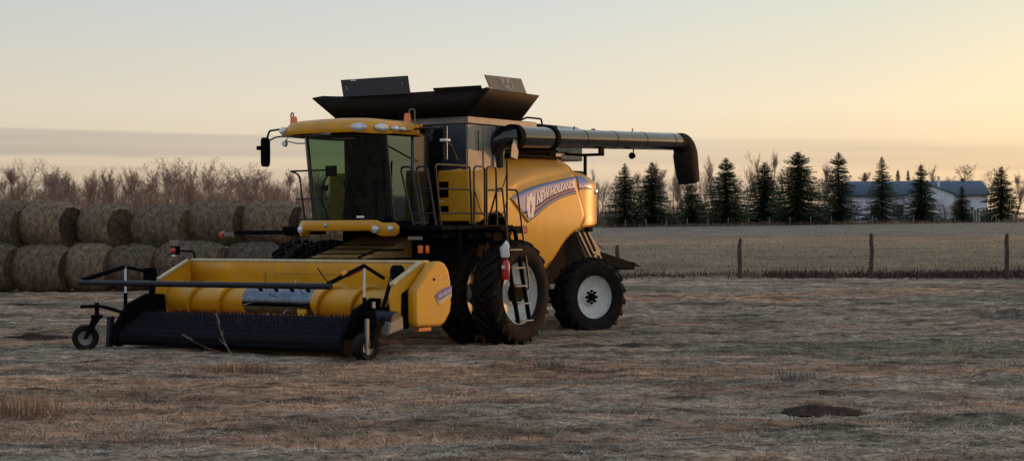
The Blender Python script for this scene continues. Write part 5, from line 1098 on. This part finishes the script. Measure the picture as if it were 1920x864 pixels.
# ------------------------------------------------------------------ spruces
M['needle'] = grass_mat('dark_spruce_needles', ((0.0, (0.025, 0.040, 0.018)), (0.5, (0.06, 0.085, 0.036)), (1.0, (0.13, 0.145, 0.06))))
M['bark'] = mat('grey_brown_bark', (0.085, 0.062, 0.050), 0.95, vary=0.5, vscale=8, spec=0.1)
M['twig'] = mat('bare_twigs', (0.40, 0.265, 0.205), 0.95, vary=0.35, vscale=0.6, spec=0.1)
M['birch'] = mat('pale_poplar_bark', (0.32, 0.235, 0.18), 0.95, vary=0.3, vscale=1.0, spec=0.1)
def spruce_mesh(seed, H, Rm, sparse=1.0, top=0.85):
    r = random.Random(seed); V = []; F = []
    def tri(a, b_, c): k = len(V); V.extend((tuple(a), tuple(b_), tuple(c))); F.append((k, k+1, k+2))
    h = 0.35
    while h < H*0.985:
        rad = Rm*(1-h/H)**(top+0.12)*r.uniform(0.82, 1.12)+0.05; nb = max(6, int(15*sparse*(0.5+0.5*rad/Rm)))
        a0 = r.uniform(0, 6.28)
        for k in range(nb):
            a = a0+6.283*k/nb+r.uniform(-0.25, 0.25); L_ = rad*r.uniform(0.6, 1.15); d = Vector((math.cos(a), math.sin(a), 0)); s = Vector((-d.y, d.x, 0))
            slope = -0.10-0.35*(1-h/H)+r.uniform(-0.12, 0.12) if h < H*0.8 else 0.25
            ns = max(3, int(L_/0.16)); zz = h+r.uniform(-0.1, 0.1)
            for i in range(ns):
                t = (i+0.6)/ns; p = d*(L_*t)+Vector((0, 0, zz+slope*L_*t+0.16*L_*t*t)); w = 0.46*(1-0.5*t)*min(1, 0.35+L_/1.5)
                for q in (-1, 1):
                    tip = p+s*q*w*r.uniform(0.6, 1.2)+d*w*r.uniform(0.3, 0.9)+Vector((0, 0, -0.12*r.uniform(0.2, 1.6)*min(1, L_)))
                    tri(p-d*0.10, p+d*0.14, tip)
                tri(p-s*0.05, p+s*0.05, p+Vector((r.uniform(-.05, .05), 0, -0.16*r.uniform(0.4, 1.3)*min(1, L_+0.3))))
            e = d*L_+Vector((0, 0, zz+slope*L_+0.16*L_)); tri(e-s*0.05, e+s*0.05, e+d*0.16+Vector((0, 0, 0.03)))
        h += 0.155*r.uniform(0.8, 1.3)*(0.75+0.5*(1-h/H))
    for k in range(10): a = r.uniform(0, 6.28); z = H*(0.93+0.007*k); tri((0.02, 0, z), (-0.02, 0, z), (0.10*math.cos(a), 0.10*math.sin(a), z+0.12))
    tri((-0.02, 0, H*0.97), (0.02, 0, H*0.97), (0, 0, H*1.03))
    m = MB(); m.v = V; m.f = F; return m
def spruce(px, ytop, ybase, half, d, seed, label, sparse=1.0, top=0.85, group='spruces before the house and wood'):
    x = wx(px, d); z = gz1(x, d); H = wz(px, ytop, d)-z; e = empty('spruce_tree', (x, d, z), random.uniform(0, 6))
    me = spruce_mesh(seed, H, half/3000*d*random.uniform(1.6, 1.9), sparse, top); o = me.build('crown', 'needle', e, ang=180)
    MB().tube([(0, 0, -0.2), (0, 0, H*0.5), (0.02, 0, H*0.99)], [0.16, 0.09, 0.012], 8).build('trunk', 'bark', e)
    tag(e, label, 'spruce tree', group)
SP = [(1172, 306, 420, 36, 'leftmost spruce, just right of the combine rear hood', 0.85), (1223, 303, 420, 33, 'second spruce from the left, thin spire behind the unloading tube', 1), (1296, 346, 420, 33, 'short broad spruce below the unloading spout', 1), (1362, 296, 420, 36, 'spruce with a narrow top right of the unloading spout', 1), (1434, 303, 420, 38, 'spruce between the spout side tree and the broadest spruce', 1), (1497, 285, 420, 40, 'broad tall spruce with a rounded right shoulder', 1.1), (1573, 285, 420, 36, 'tall open branched spruce at the left end of the house', 0.8), (1654, 293, 418, 32, 'sparse layered spruce before the left half of the house', 0.65), (1727, 309, 418, 31, 'dense spruce before the middle of the house', 1.1), (1804, 349, 417, 18, 'small young spruce before the right half of the house', 1), (1878, 312, 417, 31, 'spruce standing at the right end of the house', 0.9)]
for i, (px, yt, yb_, hw, lab, spn) in enumerate(SP):
    spruce(px, yt, yb_, hw, 208+random.uniform(-3, 3), 100+i, lab, spn, (0.85, 0.8, 0.75, 0.7, 0.8, 0.65, 0.75, 0.95, 0.85, 0.9, 0.9)[i])
for i, (px, yt, hw, lab) in enumerate(((1684, 318, 10, 'small distant spruce top rising above the house roof, middle one'), (1622, 323, 9, 'small distant spruce top above the left part of the roof'), (1703, 319, 7, 'thin distant spruce top above the roof, rightmost one'))):
    spruce(px, yt, 400, hw, 255, 140+i, lab, 1, 0.7, 'distant spruces behind the house')

# ------------------------------------------------------------------ bare trees
def bare_tree(seed, H, spread, dens=1.0, trunk_r=0.09, upright=0.7):
    r = random.Random(seed); T = MB(); C = MB()
    def grow(p, d, L_, rad, lvl):
        n = 4 if lvl < 2 else 3; pts = [p]; dirs = [d]; q = p
        for i in range(n):
            d = (d+Vector((r.gauss(0, 0.13+0.05*lvl), r.gauss(0, 0.13+0.05*lvl), r.gauss(0.03*upright, 0.06)))).normalized(); q = q+d*(L_/n); pts.append(q); dirs.append(d)
        rs = [max(0.007, rad*(1-0.7*i/n)) for i in range(n+1)]
        (T if lvl == 0 else C).tube(pts, rs, 6 if lvl == 0 else 3, False)
        if lvl >= 4: return
        k = int((11, 7, 5, 4)[lvl]*dens*r.uniform(0.8, 1.2)) or 1
        for _ in range(k):
            t = r.uniform(0.28 if lvl == 0 else 0.15, 1.0); i = min(n-1, int(t*n)); b0 = pts[i].lerp(pts[i+1], t*n-i); a = r.uniform(0, 6.28); ax = Vector((math.cos(a), math.sin(a), 0.0))
            nd = (dirs[i]*upright+ax*spread*r.uniform(0.5, 1.1)+Vector((0, 0, 0.30*upright))).normalized()
            grow(b0, nd, L_*r.uniform(0.36, 0.62)*(1.0 if lvl else 0.85)*(1.1-0.5*t if lvl == 0 else 1), rad*0.42, lvl+1)
    grow(Vector((0, 0, 0)), Vector((r.gauss(0, 0.04), r.gauss(0, 0.04), 1)).normalized(), H*0.88, trunk_r, 0)
    return T, C
PROTO = []
for s, (sp_, dn, up_) in enumerate(((0.75, 1.0, 0.75), (0.5, 1.0, 1.0), (0.95, 1.1, 0.55), (0.6, 1.15, 0.9), (0.85, 0.85, 0.7), (0.45, 1.1, 1.1))):
    T, C = bare_tree(200+s, 8.0, sp_, dn, 0.10, up_)
    t_ = T.build('trunk', 'bark' if s % 2 else 'birch', None, ang=180); c_ = C.build('crown', 'twig', None, ang=180)
    PROTO.append((t_.data, c_.data)); bpy.data.objects.remove(t_); bpy.data.objects.remove(c_)
def place_bare(px, ytop, d, k, label, group, wide=1.0):
    x = wx(px, d); z = gz1(x, d); s = (wz(px, ytop, d)-z)/8.0*0.87; e = empty('bare_tree', (x, d, z-0.1), random.uniform(0, 6.28)); e.scale = (s*wide, s*wide, s)
    for nm, me in (('trunk', PROTO[k][0]), ('crown', PROTO[k][1])):
        o = bpy.data.objects.new(nm, me); o.parent = e; link(o)
    tag(e, label, 'bare tree', group)
topL = sm([-60, 0, 40, 90, 130, 160, 190, 230, 250, 290, 340, 380, 400, 440, 470, 500, 560, 640], [318, 312, 305, 306, 322, 318, 312, 326, 312, 303, 300, 320, 306, 316, 308, 322, 318, 322])
for i in range(64):
    px = -50+i*10.5+random.uniform(-6, 6); d = random.uniform(120, 165)
    place_bare(px, topL(px)+random.uniform(-4, 20), d, random.randrange(6), 'leafless tree in the bare wood behind the hay bales', 'bare wood behind the bales', random.uniform(0.9, 1.25))
for px, yt, k, lab, w in ((338, 297, 4, 'tall pale bare tree with forked top above the third top bale', 1.0), (404, 299, 0, 'tall crooked bare tree right of the forked one', 0.9), (462, 303, 2, 'spreading bare tree nearest the cab handrail', 1.35)):
    place_bare(px, yt, 112, k, lab, 'tall bare trees behind the bales', w)
for i in range(48):
    px = 1110+i*10+random.uniform(-6, 6); d = random.uniform(222, 262)
    place_bare(px, random.uniform(300, 345), d, random.randrange(6), 'leafless tree in the bare wood behind the row of spruces', 'bare wood behind the spruces', random.uniform(0.7, 1.0))
for px, yt, k, lab in ((1424, 282, 1, 'tallest pale bare tree behind the spruces, left one of the pair'), (1456, 283, 5, 'tallest pale bare tree behind the spruces, right one of the pair'), (1337, 292, 3, 'tall bare tree directly right of the unloading spout'), (1238, 300, 1, 'pale bare poplar between the second and third spruce')):
    place_bare(px, yt, 222, k, lab, 'tall bare trees behind the spruces', 0.7)
for px, yt, lab in ((1752, 305, 'faint bare tree above the middle of the house roof'), (1806, 302, 'faint bare tree above the right part of the house roof'), (1858, 308, 'faint bare tree above the right end of the roof'), (1905, 325, 'bare tree at the right picture edge beside the last spruce'), (1600, 315, 'bare tree behind the left end of the house')):
    place_bare(px, yt, 262 if px < 1900 else 225, random.randrange(6), lab, 'bare trees behind the house', 1.1)
for i in range(9):
    place_bare(1590+i*40+random.uniform(-8, 8), random.uniform(322, 338), 270, i % 6, 'low leafless tree showing just above the house roof, %s from the left' % ORD[i], 'low trees behind the house', 1.2)
# undergrowth thickets under the bare woods
M['thicket'] = grass_mat('russet_thicket_twigs', ((0.0, (0.11, 0.06, 0.04)), (0.5, (0.26, 0.15, 0.095)), (1.0, (0.42, 0.26, 0.17))))
def thicket(y0, y1, x0, x1, n, h, seed, label):
    def xy(r, k):
        y = r.uniform(y0, y1, k); x = r.uniform(x0, x1, k); q = r.uniform(0, 1, k) < np.clip((fbm(x*0.35, y*0.1, 3, seed)-0.25)*2.2, 0.15, 1); return x[q], y[q]
    me = blades(n, xy, lambda r, k: np.minimum(r.gamma(4, h/5, k), h*1.35), lambda r, k: r.uniform(0.02, 0.05, k), lambda r, k: np.abs(r.normal(0, 0.62, k)), seed); stuff('undergrowth', me, 'thicket', label, 'undergrowth')
thicket(112, 150, -56, -12, 52000, 3.6, 61, 'russet undergrowth at the foot of the left bare wood')
thicket(214, 240, 10, 46, 26000, 2.8, 62, 'brown undergrowth between the spruces')
thicket(202.5, 206, 8, 78, 9000, 0.5, 64, 'uncut dead grass along the far fence posts')
thicket(222, 232, 46, 80, 5000, 1.2, 63, 'thin brown brush along the house yard')

# ------------------------------------------------------------------ house beyond the field
M['siding'] = mat('pale_siding', (0.74, 0.75, 0.78), 0.7, vary=0.1, vscale=2)
M['roof'] = mat('blue_grey_shingles', (0.11, 0.15, 0.21), 0.8, vary=0.35, vscale=6, bump=0.3, bscale=20)
M['trim'] = mat('dark_trim', (0.05, 0.05, 0.055), 0.6)
M['pane'] = mat('window_glass', (0.03, 0.035, 0.045), 0.08, 0, 0.5)
M['greyboard'] = mat('silvered_boards', (0.20, 0.16, 0.13), 0.9, vary=0.4, vscale=4)
DH = 226.0; hx0, hx1 = wx(1597, DH), wx(1857, DH); hc = (hx0+hx1)/2; hz = gz1(hc, DH)
HO = empty('house', (hc, DH, hz)); tag(HO, 'long white bungalow with blue grey roof behind the spruces', 'house')
Wd = (hx1-hx0)/2; ze = wz(1700, 365, DH)-hz; zr_ = wz(1700, 338, DH)-hz
MB().box(-Wd+0.4, Wd-0.4, 0, 8.0, -0.3, ze).build('wall', 'siding', HO)
rf_ = MB().add([(-Wd, -0.5, ze-0.05), (Wd, -0.5, ze-0.05), (Wd, 4.0, zr_), (-Wd, 4.0, zr_), (Wd, 8.5, ze-0.05), (-Wd, 8.5, ze-0.05)], [(0, 1, 2, 3), (3, 2, 4, 5), (1, 4, 2), (0, 3, 5)]).build('roof', 'roof', HO, solid=0.12)
MB().box(-Wd, Wd, -0.56, -0.5, ze-0.2, ze-0.02).build('eave', 'trim', HO)
gxc = wx(1737, DH)-hc; gl = wx(1690, DH)-hc; gr_ = wx(1783, DH)-hc; zg = wz(1737, 347, DH)-hz; zge = wz(1783, 362, DH)-hz
MB().prism([(gl+0.3, -0.3), (gr_-0.3, -0.3), (gr_-0.3, zge-0.1), (gxc, zg-0.12), (gl+0.3, zge-0.1)], 'y', -2.6, 0.1).build('gable_wing', 'siding', HO)
MB().add([(gl, -2.9, zge-0.16), (gxc, -2.9, zg), (gxc, 3.0, zg), (gl, 3.0, zge-0.16), (gr_, -2.9, zge-0.16), (gr_, 3.0, zge-0.16)], [(0, 1, 2, 3), (1, 4, 5, 2)]).build('gable_roof', 'roof', HO, solid=0.15)
for px, y0, z0_, z1_, w_ in ((1640, -0.02, 1.1, 2.4, 0.9), (1684, -0.02, 1.0, 2.4, 1.3), (1720, -2.62, 1.2, 2.4, 1.0), (1795, -0.02, 1.1, 2.4, 1.1)):
    x = wx(px, DH)-hc; w = MB().box(x-w_/2-0.1, x+w_/2+0.1, y0-0.06, y0+0.02, z0_-0.1, z1_+0.1).build('window', 'trim', HO); MB().box(x-w_/2, x+w_/2, y0-0.075, y0-0.055, z0_, z1_).build('pane', 'pane', w)
x = wx(1766, DH)-hc; b = MB(); b.tube([(x, 1.6, zge), (x, 1.6, zr_+0.45)], 0.16, 12); b.tube([(x, 1.6, zr_+0.45), (x, 1.6, zr_+0.55)], 0.24, 12); b.build('chimney_pipe', 'siding', rf_)
x = wx(1820, DH)-hc; MB().box(x-0.25, x+0.25, 3.7, 4.2, zr_-0.2, zr_+0.35).build('roof_vent', 'trim', rf_)
def yard(name, cat, label, px, d, build_):
    x = wx(px, d); e = empty(name, (x, d, gz1(x, d))); tag(e, label, cat); build_(e)
def gate_(e):
    b = MB(); b.box(-2.3, -2.15, 0, .12, 0, 1.5); b.build('post', 'greyboard', e); MB().box(0.9, 1.05, 0, .12, 0, 1.6).build('post', 'greyboard', e)
    for z in (0.35, 0.75, 1.15, 1.4): MB().box(-2.15, 0.9, 0.02, 0.08, z-0.04, z+0.04).build('rail', 'greyboard', e)
    MB().hexa([(-2.1, 0.0, 0.3), (-1.95, 0.0, 0.3), (-1.95, 0.02, 0.3), (-2.1, 0.02, 0.3), (0.75, 0.0, 1.4), (0.9, 0.0, 1.4), (0.9, 0.02, 1.4), (0.75, 0.02, 1.4)]).build('brace', 'greyboard', e)
yard('field_gate', 'gate', 'grey wooden field gate before the right part of the house', 1803, 216, gate_)
def boards_(e):
    for k in range(9): MB().box(-1.6+k*0.4, -1.3+k*0.4, 0, 0.05, 0, 1.5+0.5*((k*37) % 5)/5).build('board', 'greyboard', e)
yard('board_fence', 'fence', 'short fence of uneven grey boards right of the gate', 1832, 218, boards_)
def bin_(e): MB().box(-0.6, 0.6, 0, 0.8, 0, 0.7).build('body', 'trim', e, 0.05); MB().box(-0.63, 0.63, -0.03, 0.83, 0.705, 0.76).build('lid', 'black', e)
yard('storage_bin', 'bin', 'low black bin at the right end of the house yard', 1850, 213, bin_)
M['pool'] = mat('faded_green_tarp', (0.035, 0.075, 0.06), 0.6)
def tarp_(e): MB().loft([[(-4.8+u*0.3, 0, 0), (-4.7, 0.1, 0.35), (-4.6, 1.0, 0.5), (-4.7, 2.0, 0.3)] if u == 0 else [(0.6*u-4.8, 0, 0), (0.6*u-4.8, 0.1, 0.42+0.06*math.sin(u*2.1)), (0.6*u-4.8, 1.0, 0.55+0.08*math.sin(u)), (0.6*u-4.8, 2.0, 0.3)] for u in range(17)]).build('sheet', 'pool', e)
yard('tarp', 'tarp', 'low green tarp lying along the yard before the gable', 1757, 214, tarp_)
def shed_(e): MB().box(-0.9, 0.9, 0, 1.6, 0.9, 2.2).build('wall', 'siding', e, 0.03); MB().box(-1, 1, -0.1, 1.7, 2.2, 2.3).build('roof', 'roof', e); MB().box(-0.95, 0.95, 0.1, 1.5, 0, 0.9).build('base', 'trim', e)
yard('small_shed', 'shed', 'small pale shed seen between the two tall spruces', 1536, 222, shed_)
def hedge_(e):
    def xy(r, k): return r.uniform(-2.2, 2.2, k), r.uniform(-0.5, 0.5, k)
for i in range(4): place_bare(1762+i*9, 372+4*(i % 2), 220, i, 'low bare shrub before the house gable wall, %s from the left' % ORD[i], 'bare shrubs before the gable', 1.5)
# far fence posts along the spruces
for i in range(21):
    px = 1134+i*38.6; d = 202.0; x = wx(px, d); z = gz1(x, d)
    o = MB().tube([(0, 0, -0.2), (0.01, 0, 0.5), (0.0, 0.0, 1.05)], [0.07, 0.065, 0.06], 8).build('fence_post', 'greyboard', None); o.location = (x, d, z)
    tag(o, 'thin pale fence post before the spruces, %s from the left' % ORD[i], 'fence post', 'far fence posts along the spruces')
